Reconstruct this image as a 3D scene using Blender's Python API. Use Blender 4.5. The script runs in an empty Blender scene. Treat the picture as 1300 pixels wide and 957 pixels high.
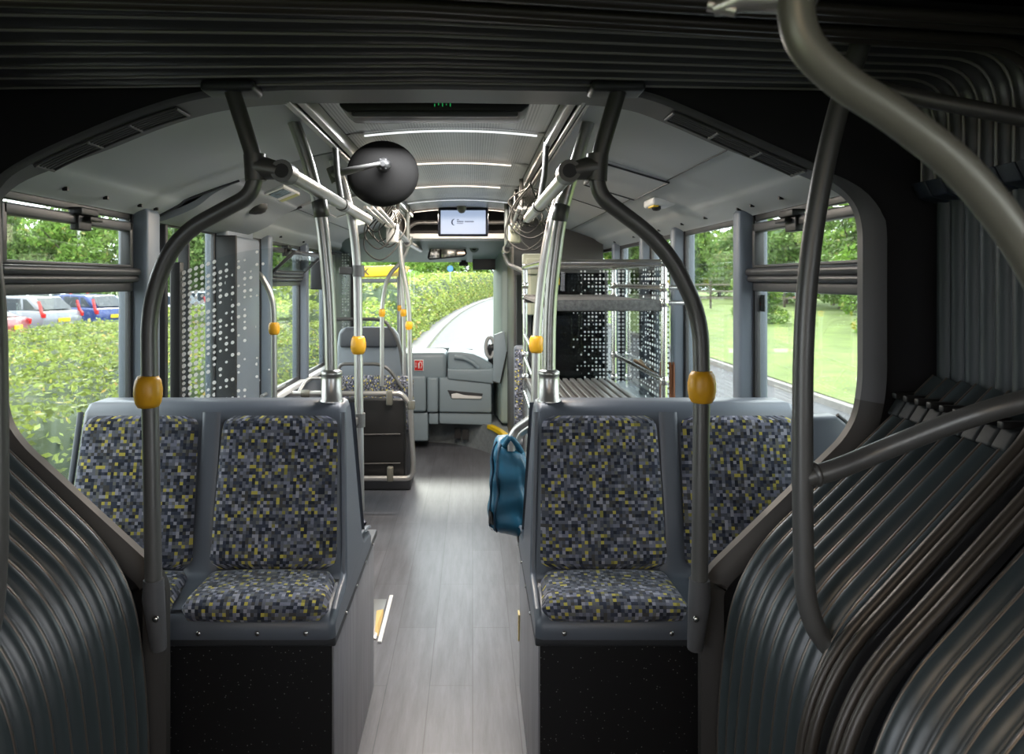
import bpy, bmesh, math, random
import numpy as np
from mathutils import Vector, Matrix
random.seed(7); rng = np.random.default_rng(7)
PI = math.pi
SC = bpy.context.scene
COL = SC.collection
# ------------------------------------------------------------------ camera
F = 1000.0; VX, VY = 600.0, 355.0; CZ = 1.70       # focal length in pixels, vanishing point, eye height (bus floor = 0)
cam = bpy.data.cameras.new('camera'); co = bpy.data.objects.new('camera', cam); COL.objects.link(co)
co.location = (0, 0, CZ); co.rotation_euler = (PI/2, 0, 0)
cam.sensor_width = 36; cam.lens = 36*F/1300; cam.shift_x = (650-VX)/1300; cam.shift_y = -(478.5-VY)/1300
cam.clip_start = 0.05; cam.clip_end = 500
cam.dof.use_dof = True; cam.dof.focus_distance = 2.9; cam.dof.aperture_fstop = 6.3
SC.camera = co
SC.view_settings.view_transform = 'Standard'; SC.view_settings.look = 'None'
SC.view_settings.gamma = 1; SC.view_settings.use_curve_mapping = False
SC.view_settings.exposure = 0.3
SC.cycles.max_bounces = 10; SC.cycles.diffuse_bounces = 5; SC.cycles.glossy_bounces = 4; SC.cycles.transparent_max_bounces = 24
SC.cycles.caustics_reflective = False; SC.cycles.caustics_refractive = False
SC.cycles.sample_clamp_indirect = 6
# ------------------------------------------------------------------ world and sun
SKY = 6.2; SUN = 6.5; LAMP = 3.0
w = bpy.data.worlds.new('world'); SC.world = w; w.use_nodes = True
wn = w.node_tree.nodes; wl = w.node_tree.links
bg = wn['Background']; bg.inputs['Strength'].default_value = SKY
tc = wn.new('ShaderNodeTexCoord'); nz = wn.new('ShaderNodeTexNoise'); nz.inputs['Scale'].default_value = 2.2
nz.inputs['Detail'].default_value = 5
cr = wn.new('ShaderNodeValToRGB'); cr.color_ramp.elements[0].position = .35; cr.color_ramp.elements[1].position = .62
cr.color_ramp.elements[0].color = (.72, .84, 1, 1); cr.color_ramp.elements[1].color = (1, 1, 1, 1)
wl.new(tc.outputs['Generated'], nz.inputs['Vector']); wl.new(nz.outputs['Fac'], cr.inputs['Fac']); wl.new(cr.outputs['Color'], bg.inputs['Color'])
sun = bpy.data.lights.new('sun', 'SUN'); sun.energy = SUN; sun.angle = math.radians(12); sun.color = (1, .97, .9)
so = bpy.data.objects.new('sun', sun); COL.objects.link(so); so.rotation_euler = (math.radians(-50), math.radians(-14), 0)

def area(name, loc, sx, sy, power, color, rot=(0, 0, 0)):
    l = bpy.data.lights.new(name, 'AREA'); l.shape = 'RECTANGLE'; l.size = sx; l.size_y = sy
    l.energy = power*LAMP; l.color = color
    o = bpy.data.objects.new(name, l); COL.objects.link(o); o.location = loc; o.rotation_euler = rot
    return o

# ------------------------------------------------------------------ helpers
def P(px, py, y): return Vector(((px-VX)/F*y, y, CZ-(py-VY)/F*y))
ORG = {}
def tag(o, label=None, cat=None, group=None, kind=None):
    if label: o['label'] = label
    if cat: o['category'] = cat
    if group: o['group'] = group
    if kind: o['kind'] = kind
    return o
def thing(name, label, cat, loc=(0, 0, 0), group=None):
    o = bpy.data.objects.new(name, None); COL.objects.link(o); o.location = loc; o.empty_display_size = .1
    ORG[o.name] = Vector(loc)
    return tag(o, label, cat, group)

class MB:
    def __init__(s): s.v = []; s.f = []; s.uv = []; s.mi = []; s.sm = []; s.cur = 0
    def mat(s, i): s.cur = i; return s
    def add(s, vs, fs, uvs=None, smooth=False):
        b = len(s.v); s.v += [tuple(v) for v in vs]
        for k, f in enumerate(fs):
            s.f.append(tuple(b+i for i in f)); s.uv.append([uvs[i] for i in f] if uvs else None)
            s.mi.append(s.cur); s.sm.append(smooth)
        return s
    def box(s, x0, x1, y0, y1, z0, z1, r=0, M=None, seg=3):
        x0, x1 = min(x0, x1), max(x0, x1); y0, y1 = min(y0, y1), max(y0, y1); z0, z1 = min(z0, z1), max(z0, z1)
        bm = bmesh.new(); bmesh.ops.create_cube(bm, size=1)
        for v in bm.verts: v.co = Vector((x0+(v.co.x+.5)*(x1-x0), y0+(v.co.y+.5)*(y1-y0), z0+(v.co.z+.5)*(z1-z0)))
        r = min(r, .49*(x1-x0), .49*(y1-y0), .49*(z1-z0))
        if r > 0: bmesh.ops.bevel(bm, geom=bm.edges[:], offset=r, segments=seg, profile=.5, affect='EDGES')
        s.frombm(bm, M, r > 0); return s
    def frombm(s, bm, M=None, smooth=False):
        bm.verts.index_update()
        vs = [(M @ v.co if M else v.co.copy()) for v in bm.verts]
        s.add(vs, [[v.index for v in f.verts] for f in bm.faces], None, smooth); bm.free()
    def tube(s, pts, r, n=12, caps=True, closed=False):
        pts = [Vector(p) for p in pts]; m = len(pts); rs = r if isinstance(r, (list, tuple)) else [r]*m
        vs = []; fs = []; up = None; ring = []
        for i in range(m):
            if closed: d = pts[(i+1) % m]-pts[i-1]
            else: d = pts[min(i+1, m-1)]-pts[max(i-1, 0)]
            d.normalize()
            if up is None: up = d.orthogonal().normalized()
            up = (up-d*up.dot(d)).normalized(); sd = d.cross(up)
            for k in range(n):
                a = 2*PI*k/n; vs.append(pts[i]+(up*math.cos(a)+sd*math.sin(a))*rs[i])
        for i in range(m if closed else m-1):
            j = (i+1) % m
            for k in range(n): fs.append((i*n+k, i*n+(k+1) % n, j*n+(k+1) % n, j*n+k))
        s.add(vs, fs, None, True)
        if caps and not closed:
            s.add(vs[:n], [tuple(range(n))[::-1]]); s.add(vs[-n:], [tuple(range(n))])
        return s
    def lathe(s, prof, M, n=20):
        vs = []; fs = []; m = len(prof)
        for (r, z) in prof:
            for k in range(n):
                a = 2*PI*k/n; vs.append(M @ Vector((r*math.cos(a), r*math.sin(a), z)))
        for i in range(m-1):
            for k in range(n): fs.append((i*n+k, i*n+(k+1) % n, (i+1)*n+(k+1) % n, (i+1)*n+k))
        s.add(vs, fs, None, True)
        s.add(vs[:n], [tuple(range(n))[::-1]]); s.add(vs[-n:], [tuple(range(n))]); return s
    def prism(s, poly, a0, a1, axis='x', r=0, M=None):
        bm = bmesh.new()
        def mk(p, a):
            if axis == 'x': return (a, p[0], p[1])
            if axis == 'y': return (p[0], a, p[1])
            return (p[0], p[1], a)
        vs = [bm.verts.new(mk(p, a0)) for p in poly]; f = bm.faces.new(vs)
        e = bmesh.ops.extrude_face_region(bm, geom=[f])
        d = Vector(mk((0, 0), a1-a0))
        for v in [g for g in e['geom'] if isinstance(g, bmesh.types.BMVert)]: v.co += d
        bmesh.ops.recalc_face_normals(bm, faces=bm.faces[:])
        if r > 0:
            es = [x for x in bm.edges if len(x.link_faces) == 2 and x.calc_face_angle(0) > .6]
            bmesh.ops.bevel(bm, geom=es, offset=r, segments=3, profile=.5, affect='EDGES')
        s.frombm(bm, M, r > 0); return s
    def grid(s, fn, nu, nv, uvf=None, smooth=True):
        vs = []; uv = []; fs = []
        for j in range(nv+1):
            for i in range(nu+1):
                u, v = i/nu, j/nv; vs.append(fn(u, v)); uv.append(uvf(u, v) if uvf else (u, v))
        for j in range(nv):
            for i in range(nu):
                a = j*(nu+1)+i; fs.append((a, a+1, a+nu+2, a+nu+1))
        s.add(vs, fs, uv, smooth); return s
    def nxt(s): s.marks = getattr(s, 'marks', [])+[(len(s.v), len(s.f))]; return s
    def each(s, name, mats, parent):
        mk = s.marks+[(len(s.v), len(s.f))]; out = []
        if mk[0] != (0, 0): mk = [(0, 0)]+mk
        for (v0, f0), (v1, f1) in zip(mk[:-1], mk[1:]):
            if f1 == f0: continue
            q = MB(); q.v = s.v[v0:v1]; q.f = [tuple(i-v0 for i in f) for f in s.f[f0:f1]]; q.uv = s.uv[f0:f1]; q.mi = s.mi[f0:f1]; q.sm = s.sm[f0:f1]
            out.append(q.build(name, mats, parent))
        return out
    def build(s, name, mats, parent=None, label=None, cat=None, group=None, kind=None, off=None):
        me = bpy.data.meshes.new(name); org = Vector(off) if off is not None else Vector((0, 0, 0))
        if parent is not None: org = ORG[parent.name]
        V = [(v[0]-org.x, v[1]-org.y, v[2]-org.z) for v in s.v]
        me.from_pydata(V, [], s.f); me.update()
        if not isinstance(mats, (list, tuple)): mats = [mats]
        for m in mats: me.materials.append(m)
        me.polygons.foreach_set('material_index', s.mi); me.polygons.foreach_set('use_smooth', s.sm)
        if any(u is not None for u in s.uv):
            l = me.uv_layers.new(name='uv'); fl = []
            for f, u in zip(s.f, s.uv): fl += [c for q in (u or [(0, 0)]*len(f)) for c in q]
            l.data.foreach_set('uv', fl)
        o = bpy.data.objects.new(name, me); COL.objects.link(o)
        if parent is not None: o.parent = parent
        elif off is not None: o.location = org
        ORG[o.name] = org
        return tag(o, label, cat, group, kind)

def fillet(pts, r, n=7):
    pts = [Vector(p) for p in pts]; out = [pts[0]]
    rs = r if isinstance(r, (list, tuple)) else [r]*len(pts)
    for i in range(1, len(pts)-1):
        a, b, c = pts[i-1], pts[i], pts[i+1]; d1 = (a-b); d2 = (c-b)
        t = min(rs[i], .48*d1.length, .48*d2.length); p0 = b+d1.normalized()*t; p1 = b+d2.normalized()*t
        for k in range(n+1):
            u = k/n; out.append(p0*(1-u)**2+b*2*u*(1-u)+p1*u*u)
    out.append(pts[-1]); return out
def catmull(pts, n=8):
    pts = [Vector(p) for p in pts]; q = [pts[0]*2-pts[1]]+pts+[pts[-1]*2-pts[-2]]; out = []
    for i in range(1, len(q)-2):
        for k in range(n):
            t = k/n; a, b, c, d = q[i-1], q[i], q[i+1], q[i+2]
            out.append(.5*((2*b)+(c-a)*t+(2*a-5*b+4*c-d)*t*t+(3*b-a-3*c+d)*t**3))
    out.append(pts[-1]); return out

# ------------------------------------------------------------------ materials
def mat(name, c, rough=.5, metal=0, spec=.5, emit=None, noise=None, bump=None, coat=0):
    m = bpy.data.materials.new(name); m.use_nodes = True; nt = m.node_tree; b = nt.nodes['Principled BSDF']
    b.inputs['Base Color'].default_value = (*c, 1); b.inputs['Roughness'].default_value = rough
    b.inputs['Metallic'].default_value = metal; b.inputs['Specular IOR Level'].default_value = spec
    b.inputs['Coat Weight'].default_value = coat
    if emit: b.inputs['Emission Color'].default_value = (*emit[0], 1); b.inputs['Emission Strength'].default_value = emit[1]
    if noise or bump:
        t = nt.nodes.new('ShaderNodeTexCoord')
    if noise:                       # (scale, amount)
        n = nt.nodes.new('ShaderNodeTexNoise'); n.inputs['Scale'].default_value = noise[0]; n.inputs['Detail'].default_value = 6
        r = nt.nodes.new('ShaderNodeValToRGB'); a = noise[1]
        r.color_ramp.elements[0].position = .3; r.color_ramp.elements[1].position = .7
        r.color_ramp.elements[0].color = (*[max(0, x*(1-a)) for x in c], 1); r.color_ramp.elements[1].color = (*[x*(1+a) for x in c], 1)
        nt.links.new(t.outputs['Object'], n.inputs['Vector']); nt.links.new(n.outputs['Fac'], r.inputs['Fac']); nt.links.new(r.outputs['Color'], b.inputs['Base Color'])
    if bump:                        # (scale, strength)
        n = nt.nodes.new('ShaderNodeTexNoise'); n.inputs['Scale'].default_value = bump[0]; n.inputs['Detail'].default_value = 3
        q = nt.nodes.new('ShaderNodeBump'); q.inputs['Strength'].default_value = bump[1]; q.inputs['Distance'].default_value = .002
        nt.links.new(t.outputs['Object'], n.inputs['Vector']); nt.links.new(n.outputs['Fac'], q.inputs['Height']); nt.links.new(q.outputs['Normal'], b.inputs['Normal'])
    return m
def N(nt, op, a, b=None, c=None):
    n = nt.nodes.new('ShaderNodeMath'); n.operation = op
    for i, x in enumerate((a, b, c)):
        if x is None: continue
        if isinstance(x, (int, float)): n.inputs[i].default_value = x
        else: nt.links.new(x, n.inputs[i])
    return n.outputs[0]

tube_grey = mat('painted_tube', (.13, .128, .122), .38, .45, bump=(300, .05))
tube_dark = mat('dark_tube', (.085, .083, .08), .42, .4)
tube_fore = mat('olive_grey_tube', (.16, .157, .13), .40, .35)
steel = mat('brushed_steel', (.46, .45, .43), .33, .85)
chrome = mat('chrome', (.6, .59, .57), .18, 1)
shell_m = mat('seat_shell_plastic', (.10, .114, .137), .38, 0, bump=(400, .08))
trim_dark = mat('dark_trim', (.03, .032, .036), .45)
black = mat('black_plastic', (.008, .008, .008), .5)
rubber = mat('black_rubber', (.012, .012, .013), .6)
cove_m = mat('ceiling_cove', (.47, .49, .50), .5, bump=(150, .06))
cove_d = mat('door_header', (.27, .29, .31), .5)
pillar_m = mat('pillar_grey_blue', (.15, .175, .21), .42)
wall_m = mat('wall_grey', (.17, .18, .20), .5)
frame_m = mat('window_frame_dark', (.045, .045, .047), .4)
lip_m = mat('portal_lip', (.085, .085, .09), .45)
portal_m = mat('portal_dark_panel', (.010, .010, .012), .55)
dash_m = mat('dashboard_grey_green', (.24, .30, .335), .45, bump=(200, .05))
dash_l = mat('pale_grey_green', (.28, .35, .325), .5)
yellow = mat('stop_button_yellow', (.72, .36, .015), .38)
yel2 = mat('yellow_edge', (.9, .6, .01), .4)
red = mat('sign_red', (.6, .02, .015), .4)
white = mat('white_paint', (.75, .75, .74), .4)
cable_m = mat('cable', (.03, .03, .028), .5)
bag_m = mat('bag_teal_nylon', (.008, .085, .15), .42, noise=(6, .35), bump=(14, 1.0))
bag_d = mat('bag_piping', (.004, .03, .06), .5)
pad_m = mat('black_pad', (.006, .006, .006), .4)
led_m = mat('led_strip', (.9, .9, .9), .4, emit=((1, .82, .66), 1.5))
led_c = mat('led_strip_cool', (.9, .9, .9), .4, emit=((.93, .97, 1), .9))
screen_m = mat('screen', (.1, .1, .12), .2, emit=((.36, .45, .62), .85))
dark_int = mat('dark_recess', (.018, .016, .014), .7)
vinyl = mat('grey_blue_vinyl', (.24, .27, .28), .4, noise=(30, .15))
beige = mat('pale_cabinet', (.42, .44, .34), .5)
rubber_floor = mat('joint_floor_rubber', (.05, .05, .052), .6)

def speckle():
    m = mat('black_speckled_panel', (.012, .012, .013), .35); nt = m.node_tree; b = nt.nodes['Principled BSDF']
    t = nt.nodes.new('ShaderNodeTexCoord'); v = nt.nodes.new('ShaderNodeTexVoronoi'); v.inputs['Scale'].default_value = 75
    nt.links.new(t.outputs['Object'], v.inputs['Vector'])
    wn_ = nt.nodes.new('ShaderNodeTexWhiteNoise'); nt.links.new(v.outputs['Position'], wn_.inputs['Vector'])
    k = N(nt, 'MULTIPLY', N(nt, 'LESS_THAN', v.outputs['Distance'], .13), N(nt, 'GREATER_THAN', wn_.outputs['Value'], .45))
    mx = nt.nodes.new('ShaderNodeMix'); mx.data_type = 'RGBA'; nt.links.new(k, mx.inputs['Factor'])
    mx.inputs['A'].default_value = (.012, .012, .013, 1); mx.inputs['B'].default_value = (.25, .25, .24, 1)
    nt.links.new(mx.outputs['Result'], b.inputs['Base Color']); return m
speck = speckle()

def fabric():
    m = mat('pixel_moquette', (.1, .1, .1), .9, spec=.15); nt = m.node_tree; b = nt.nodes['Principled BSDF']
    b.inputs['Sheen Weight'].default_value = .15
    t = nt.nodes.new('ShaderNodeUVMap'); s = nt.nodes.new('ShaderNodeVectorMath'); s.operation = 'SCALE'; s.inputs['Scale'].default_value = 1/.0102
    nt.links.new(t.outputs['UV'], s.inputs[0])
    f = nt.nodes.new('ShaderNodeVectorMath'); f.operation = 'FLOOR'; nt.links.new(s.outputs[0], f.inputs[0])
    wn_ = nt.nodes.new('ShaderNodeTexWhiteNoise'); wn_.noise_dimensions = '2D'; nt.links.new(f.outputs[0], wn_.inputs['Vector'])
    r = nt.nodes.new('ShaderNodeValToRGB'); r.color_ramp.interpolation = 'CONSTANT'
    cols = [(0, (.018, .021, .030)), (.11, (.034, .040, .060)), (.26, (.065, .070, .085)), (.42, (.105, .11, .135)), (.57, (.055, .052, .050)),
            (.66, (.15, .155, .20)), (.78, (.12, .12, .11)), (.85, (.25, .25, .29)), (.915, (.40, .34, .07)), (.97, (.22, .20, .05))]
    e = r.color_ramp.elements
    e[0].position = 0; e[0].color = (*cols[0][1], 1); e[1].position = cols[1][0]; e[1].color = (*cols[1][1], 1)
    for p, c in cols[2:]:
        x = e.new(p); x.color = (*c, 1)
    nt.links.new(wn_.outputs['Value'], r.inputs['Fac'])
    wv = nt.nodes.new('ShaderNodeTexNoise'); wv.inputs['Scale'].default_value = 700; nt.links.new(t.outputs['UV'], wv.inputs['Vector'])
    hs = nt.nodes.new('ShaderNodeHueSaturation'); nt.links.new(r.outputs['Color'], hs.inputs['Color'])
    nt.links.new(N(nt, 'ADD', N(nt, 'MULTIPLY', wv.outputs['Fac'], .9), .75), hs.inputs['Value'])
    nt.links.new(hs.outputs['Color'], b.inputs['Base Color']); return m
fab = fabric()

def glass(name, tint=(.9, .93, .92), refl=.8):
    m = bpy.data.materials.new(name); m.use_nodes = True; nt = m.node_tree; nt.nodes.remove(nt.nodes['Principled BSDF'])
    out = nt.nodes['Material Output']; t = nt.nodes.new('ShaderNodeBsdfTransparent'); t.inputs['Color'].default_value = (*tint, 1)
    g = nt.nodes.new('ShaderNodeBsdfGlossy'); g.inputs['Roughness'].default_value = .01
    fr = nt.nodes.new('ShaderNodeFresnel'); fr.inputs['IOR'].default_value = 1.45
    mx = nt.nodes.new('ShaderNodeMixShader'); nt.links.new(N(nt, 'MULTIPLY', fr.outputs[0], refl), mx.inputs[0])
    nt.links.new(t.outputs[0], mx.inputs[1]); nt.links.new(g.outputs[0], mx.inputs[2]); nt.links.new(mx.outputs[0], out.inputs['Surface'])
    return m, nt, mx
win_glass = glass('window_glass', (.88, .91, .89), .4)[0]
front_glass = glass('windscreen_glass', (.93, .96, .94))[0]
tint_glass = glass('dark_cab_glass', (.10, .12, .13), 1.0)[0]
def dotglass():
    m, nt, mx = glass('dotted_glass', (.80, .84, .85), .7)
    out = nt.nodes['Material Output']
    uv = nt.nodes.new('ShaderNodeUVMap'); sp = nt.nodes.new('ShaderNodeSeparateXYZ'); nt.links.new(uv.outputs['UV'], sp.inputs[0])
    # u: metres from the dense edge, v: metres up
    CE = .026
    a = N(nt, 'DIVIDE', sp.outputs['X'], CE); b = N(nt, 'DIVIDE', sp.outputs['Y'], CE)
    fl = N(nt, 'FLOOR', b); par = N(nt, 'PINGPONG', fl, 1)
    fa = N(nt, 'SUBTRACT', N(nt, 'FRACT', a), .5); fb = N(nt, 'SUBTRACT', N(nt, 'FRACT', b), .5)
    d = N(nt, 'SQRT', N(nt, 'ADD', N(nt, 'MULTIPLY', fa, fa), N(nt, 'MULTIPLY', fb, fb)))
    rad = N(nt, 'MAXIMUM', N(nt, 'ADD', N(nt, 'SUBTRACT', .30, N(nt, 'MULTIPLY', sp.outputs['X'], .42)), N(nt, 'MULTIPLY', par, .08)), .15)
    cv = nt.nodes.new('ShaderNodeCombineXYZ'); nt.links.new(N(nt, 'FLOOR', a), cv.inputs[0]); nt.links.new(fl, cv.inputs[1])
    wn_ = nt.nodes.new('ShaderNodeTexWhiteNoise'); wn_.noise_dimensions = '2D'; nt.links.new(cv.outputs[0], wn_.inputs['Vector'])
    keep = N(nt, 'GREATER_THAN', wn_.outputs['Value'], N(nt, 'MULTIPLY', N(nt, 'SUBTRACT', sp.outputs['X'], .07), 3.2))
    k = N(nt, 'MULTIPLY', N(nt, 'LESS_THAN', d, rad), keep)
    df = nt.nodes.new('ShaderNodeBsdfDiffuse'); df.inputs['Color'].default_value = (.62, .64, .65, 1)
    tr = nt.nodes.new('ShaderNodeBsdfTranslucent'); tr.inputs['Color'].default_value = (.62, .64, .65, 1)
    ad = nt.nodes.new('ShaderNodeMixShader'); ad.inputs[0].default_value = .5; nt.links.new(df.outputs[0], ad.inputs[1]); nt.links.new(tr.outputs[0], ad.inputs[2])
    m2 = nt.nodes.new('ShaderNodeMixShader'); nt.links.new(k, m2.inputs[0]); nt.links.new(mx.outputs[0], m2.inputs[1]); nt.links.new(ad.outputs[0], m2.inputs[2])
    nt.links.new(m2.outputs[0], out.inputs['Surface']); return m
dots = dotglass()

def floor_mat(name, base, along='Y', rough=.33):
    m = mat(name, base, rough); nt = m.node_tree; b = nt.nodes['Principled BSDF']
    t = nt.nodes.new('ShaderNodeTexCoord'); mp = nt.nodes.new('ShaderNodeMapping')
    mp.inputs['Scale'].default_value = {'Y': (26, 2.2, 1), 'Z': (26, 26, 2.0)}[along]
    nt.links.new(t.outputs['Object'], mp.inputs['Vector'])
    n = nt.nodes.new('ShaderNodeTexNoise'); n.inputs['Scale'].default_value = 1; n.inputs['Detail'].default_value = 9; n.inputs['Roughness'].default_value = .7
    nt.links.new(mp.outputs[0], n.inputs['Vector'])
    n2 = nt.nodes.new('ShaderNodeTexNoise'); n2.inputs['Scale'].default_value = 2.5; nt.links.new(t.outputs['Object'], n2.inputs['Vector'])
    br = nt.nodes.new('ShaderNodeTexBrick'); br.inputs['Scale'].default_value = 1
    br.inputs['Mortar Size'].default_value = .002; br.inputs['Brick Width'].default_value = 1.1; br.inputs['Row Height'].default_value = .18
    br.inputs['Color1'].default_value = (.92, .92, .92, 1); br.inputs['Color2'].default_value = (1.12, 1.12, 1.12, 1); br.inputs['Mortar'].default_value = (.62, .62, .62, 1)
    mb = nt.nodes.new('ShaderNodeMapping'); mb.inputs['Rotation'].default_value = (0, 0, PI/2) if along == 'Y' else (0, PI/2, 0)
    nt.links.new(t.outputs['Object'], mb.inputs['Vector']); nt.links.new(mb.outputs[0], br.inputs['Vector'])
    k = N(nt, 'ADD', N(nt, 'MULTIPLY', n.outputs['Fac'], 1.5), N(nt, 'MULTIPLY', n2.outputs['Fac'], .3)); k = N(nt, 'ADD', k, .1)
    vm = nt.nodes.new('ShaderNodeVectorMath'); vm.operation = 'SCALE'; vm.inputs[0].default_value = base; nt.links.new(k, vm.inputs['Scale'])
    if along == 'Y':
        v2 = nt.nodes.new('ShaderNodeVectorMath'); v2.operation = 'MULTIPLY'; nt.links.new(vm.outputs[0], v2.inputs[0]); nt.links.new(br.outputs['Color'], v2.inputs[1])
        nt.links.new(v2.outputs[0], b.inputs['Base Color'])
    else: nt.links.new(vm.outputs[0], b.inputs['Base Color'])
    return m
floor_m = floor_mat('grey_plank_vinyl', (.112, .115, .128), 'Y', .34)
side_m = floor_mat('plinth_woodgrain', (.24, .235, .25), 'Z', .4)

def ceil_mat():
    m = mat('perforated_ceiling', (.6, .61, .6), .42, .25); nt = m.node_tree; b = nt.nodes['Principled BSDF']
    t = nt.nodes.new('ShaderNodeTexCoord'); v = nt.nodes.new('ShaderNodeTexVoronoi'); v.inputs['Randomness'].default_value = 0
    v.inputs['Scale'].default_value = 90; nt.links.new(t.outputs['Object'], v.inputs['Vector'])
    r = nt.nodes.new('ShaderNodeValToRGB'); r.color_ramp.elements[0].position = .3; r.color_ramp.elements[1].position = .42
    r.color_ramp.elements[0].color = (.26, .265, .265, 1); r.color_ramp.elements[1].color = (.62, .63, .62, 1)
    nt.links.new(v.outputs['Distance'], r.inputs['Fac']); nt.links.new(r.outputs['Color'], b.inputs['Base Color']); return m
ceil_m = ceil_mat()

def bellow_mat(name, base, rough):
    m = mat(name, base, rough); nt = m.node_tree; b = nt.nodes['Principled BSDF']
    uv = nt.nodes.new('ShaderNodeUVMap'); sp = nt.nodes.new('ShaderNodeSeparateXYZ'); nt.links.new(uv.outputs['UV'], sp.inputs[0])
    # u metres along the fold, v in folds: a row of stitches beside every crest
    fu = N(nt, 'SUBTRACT', N(nt, 'FRACT', N(nt, 'DIVIDE', sp.outputs['X'], .022)), .5)
    fv = N(nt, 'SUBTRACT', N(nt, 'FRACT', sp.outputs['Y']), .80)
    fv = N(nt, 'MULTIPLY', fv, 3.0)
    d = N(nt, 'ADD', N(nt, 'MULTIPLY', fu, fu), N(nt, 'MULTIPLY', fv, fv))
    k = N(nt, 'LESS_THAN', d, .03)
    mx = nt.nodes.new('ShaderNodeMix'); mx.data_type = 'RGBA'; nt.links.new(k, mx.inputs['Factor'])
    mx.inputs['A'].default_value = (*base, 1); mx.inputs['B'].default_value = (*[min(1, x*2.6+.02) for x in base], 1)
    nt.links.new(mx.outputs['Result'], b.inputs['Base Color'])
    n = nt.nodes.new('ShaderNodeTexNoise'); n.inputs['Scale'].default_value = 9
    t = nt.nodes.new('ShaderNodeTexCoord'); nt.links.new(t.outputs['Object'], n.inputs['Vector'])
    q = nt.nodes.new('ShaderNodeBump'); q.inputs['Strength'].default_value = .25; q.inputs['Distance'].default_value = .01
    nt.links.new(n.outputs['Fac'], q.inputs['Height']); nt.links.new(q.outputs['Normal'], b.inputs['Normal'])
    return m
bel_top = bellow_mat('bellows_ceiling', (.05, .05, .054), .30)
bel_side = bellow_mat('bellows_side', (.028, .037, .039), .5)
bel_low = bellow_mat('bellows_skirt', (.032, .042, .045), .33)
ring_m = mat('joint_ring', (.05, .043, .036), .38, .3)

# ================================================================== SETTING: bus shell
XL, XR = -1.33, 1.12; XC = (XL+XR)/2; YF = 8.35; SILL = .93; WT = 1.96
def mx_(x): return 2*XC-x             # mirror about the bus axis
s = MB(); s.box(XL-.05, XR+.05, 2.2, YF, -.06, 0); s.build('floor', floor_m, kind='structure')
s = MB(); s.box(XL-.05, XR+.05, -2.2, 2.2, -.08, -.02)
s.build('floor_joint', rubber_floor, kind='structure')
# central ceiling
CX0, CX1 = -.50, .33
def arch(x, z0=2.262, h=.03): return z0+h*(1-((x-(CX0+CX1)/2)/((CX1-CX0)/2))**2)
panels = [2.24, 3.06, 3.90, 4.86, 5.73, 6.45]
for a, b in zip(panels[:-1], panels[1:]):
    s = MB(); s.grid(lambda u, v: (CX0+u*(CX1-CX0), a+.012+v*(b-a-.024), arch(CX0+u*(CX1-CX0))), 16, 1)
    s.grid(lambda u, v: (CX0+u*(CX1-CX0), a+.012+v*(b-a-.024), arch(CX0+u*(CX1-CX0))+.02), 16, 1)
    o = s.build('ceiling', ceil_m, kind='structure')
s = MB(); s.box(CX0-.1, CX1+.1, 2.24, 6.5, 2.315, 2.33)
for y in panels[1:-1]: s.grid(lambda u, v: (CX0+u*(CX1-CX0), y-.014+v*.028, arch(CX0+u*(CX1-CX0))+.012), 16, 1)
s.build('ceiling_backing', trim_dark, kind='structure')
# cross lamps
lampx = [(3.06, -.42, .25, led_c, 'glassy cool white ceiling light strip nearest the joint, behind the display board'), (3.90, -.47, .19, led_m, 'warm ceiling light strip right above the round black mirror'),
         (4.86, -.47, .17, led_m, 'warm ceiling light strip third from the joint'), (5.73, -.47, .3, led_c, 'thin dim ceiling light strip fourth from the joint'),
         (6.44, -.48, .30, led_m, 'warm ceiling light strip directly above the passenger screen')]
for i, (y, x0, x1, m, lab) in enumerate(lampx):
    t = thing('ceiling_light', lab, 'light', ((x0+x1)/2, y, 2.27), 'light strips across the ceiling')
    h = .006 if i != 3 else .003
    s = MB(); s.grid(lambda u, v: (x0+u*(x1-x0), y-h*1.6+v*h*3.2, arch(x0+u*(x1-x0))-.012-h*math.sin(PI*v)), 20, 5)
    s.build('diffuser', m, t)
    s = MB()
    for dy in (-.026, .014): s.grid(lambda u, v: (CX0+u*(CX1-CX0), y+dy+v*.012, arch(CX0+u*(CX1-CX0))-.006), 16, 1)
    s.build('frame', steel, t)
    l = area('ceiling_light_lamp', ((x0+x1)/2, y, 2.235), x1-x0, .05, [5, 9, 9, 4, 8][i], (1, .86, .72) if m is led_m else (.95, .97, 1)); l.parent = None

# coves: side ceiling panels from the rail down to the window tops
def cove_prof(sg, deep=0):            # list of (x, z); sg -1 left, +1 right
    pts = [(-.56, 2.235), (-.66, 2.215), (-.82, 2.165), (-.97, 2.115), (-1.10, 2.07), (-1.19, 2.035), (-1.225, 2.01), (-1.31, 1.965), (-1.325, 1.955)]
    if deep: pts = [(-.56, 2.235), (-.72, 2.20), (-.88, 2.16), (-.98, 2.12), (-1.0, 2.10), (-1.08, 2.06), (-1.16, 2.0), (-1.28, 1.95), (-1.325, 1.94)]
    if sg > 0: pts = [(mx_(x), z) for x, z in pts]
    return catmull([Vector((x, 0, z)) for x, z in pts], 4)
def cove(name, sg, y0, y1, m, deep=0):
    pr = cove_prof(sg, deep); s = MB(); n = len(pr)-1
    s.grid(lambda u, v: (pr[round(u*n)].x, y0+v*(y1-y0), pr[round(u*n)].z), n, 4)
    s.grid(lambda u, v: (pr[round(u*n)].x, y1-v*(y1-y0), pr[round(u*n)].z+.03), n, 4)
    for y in (y0, y1): s.grid(lambda u, v: (pr[round(u*n)].x, y, pr[round(u*n)].z+v*.03), n, 1, smooth=False)
    return s.build(name, m, kind='structure')
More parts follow.
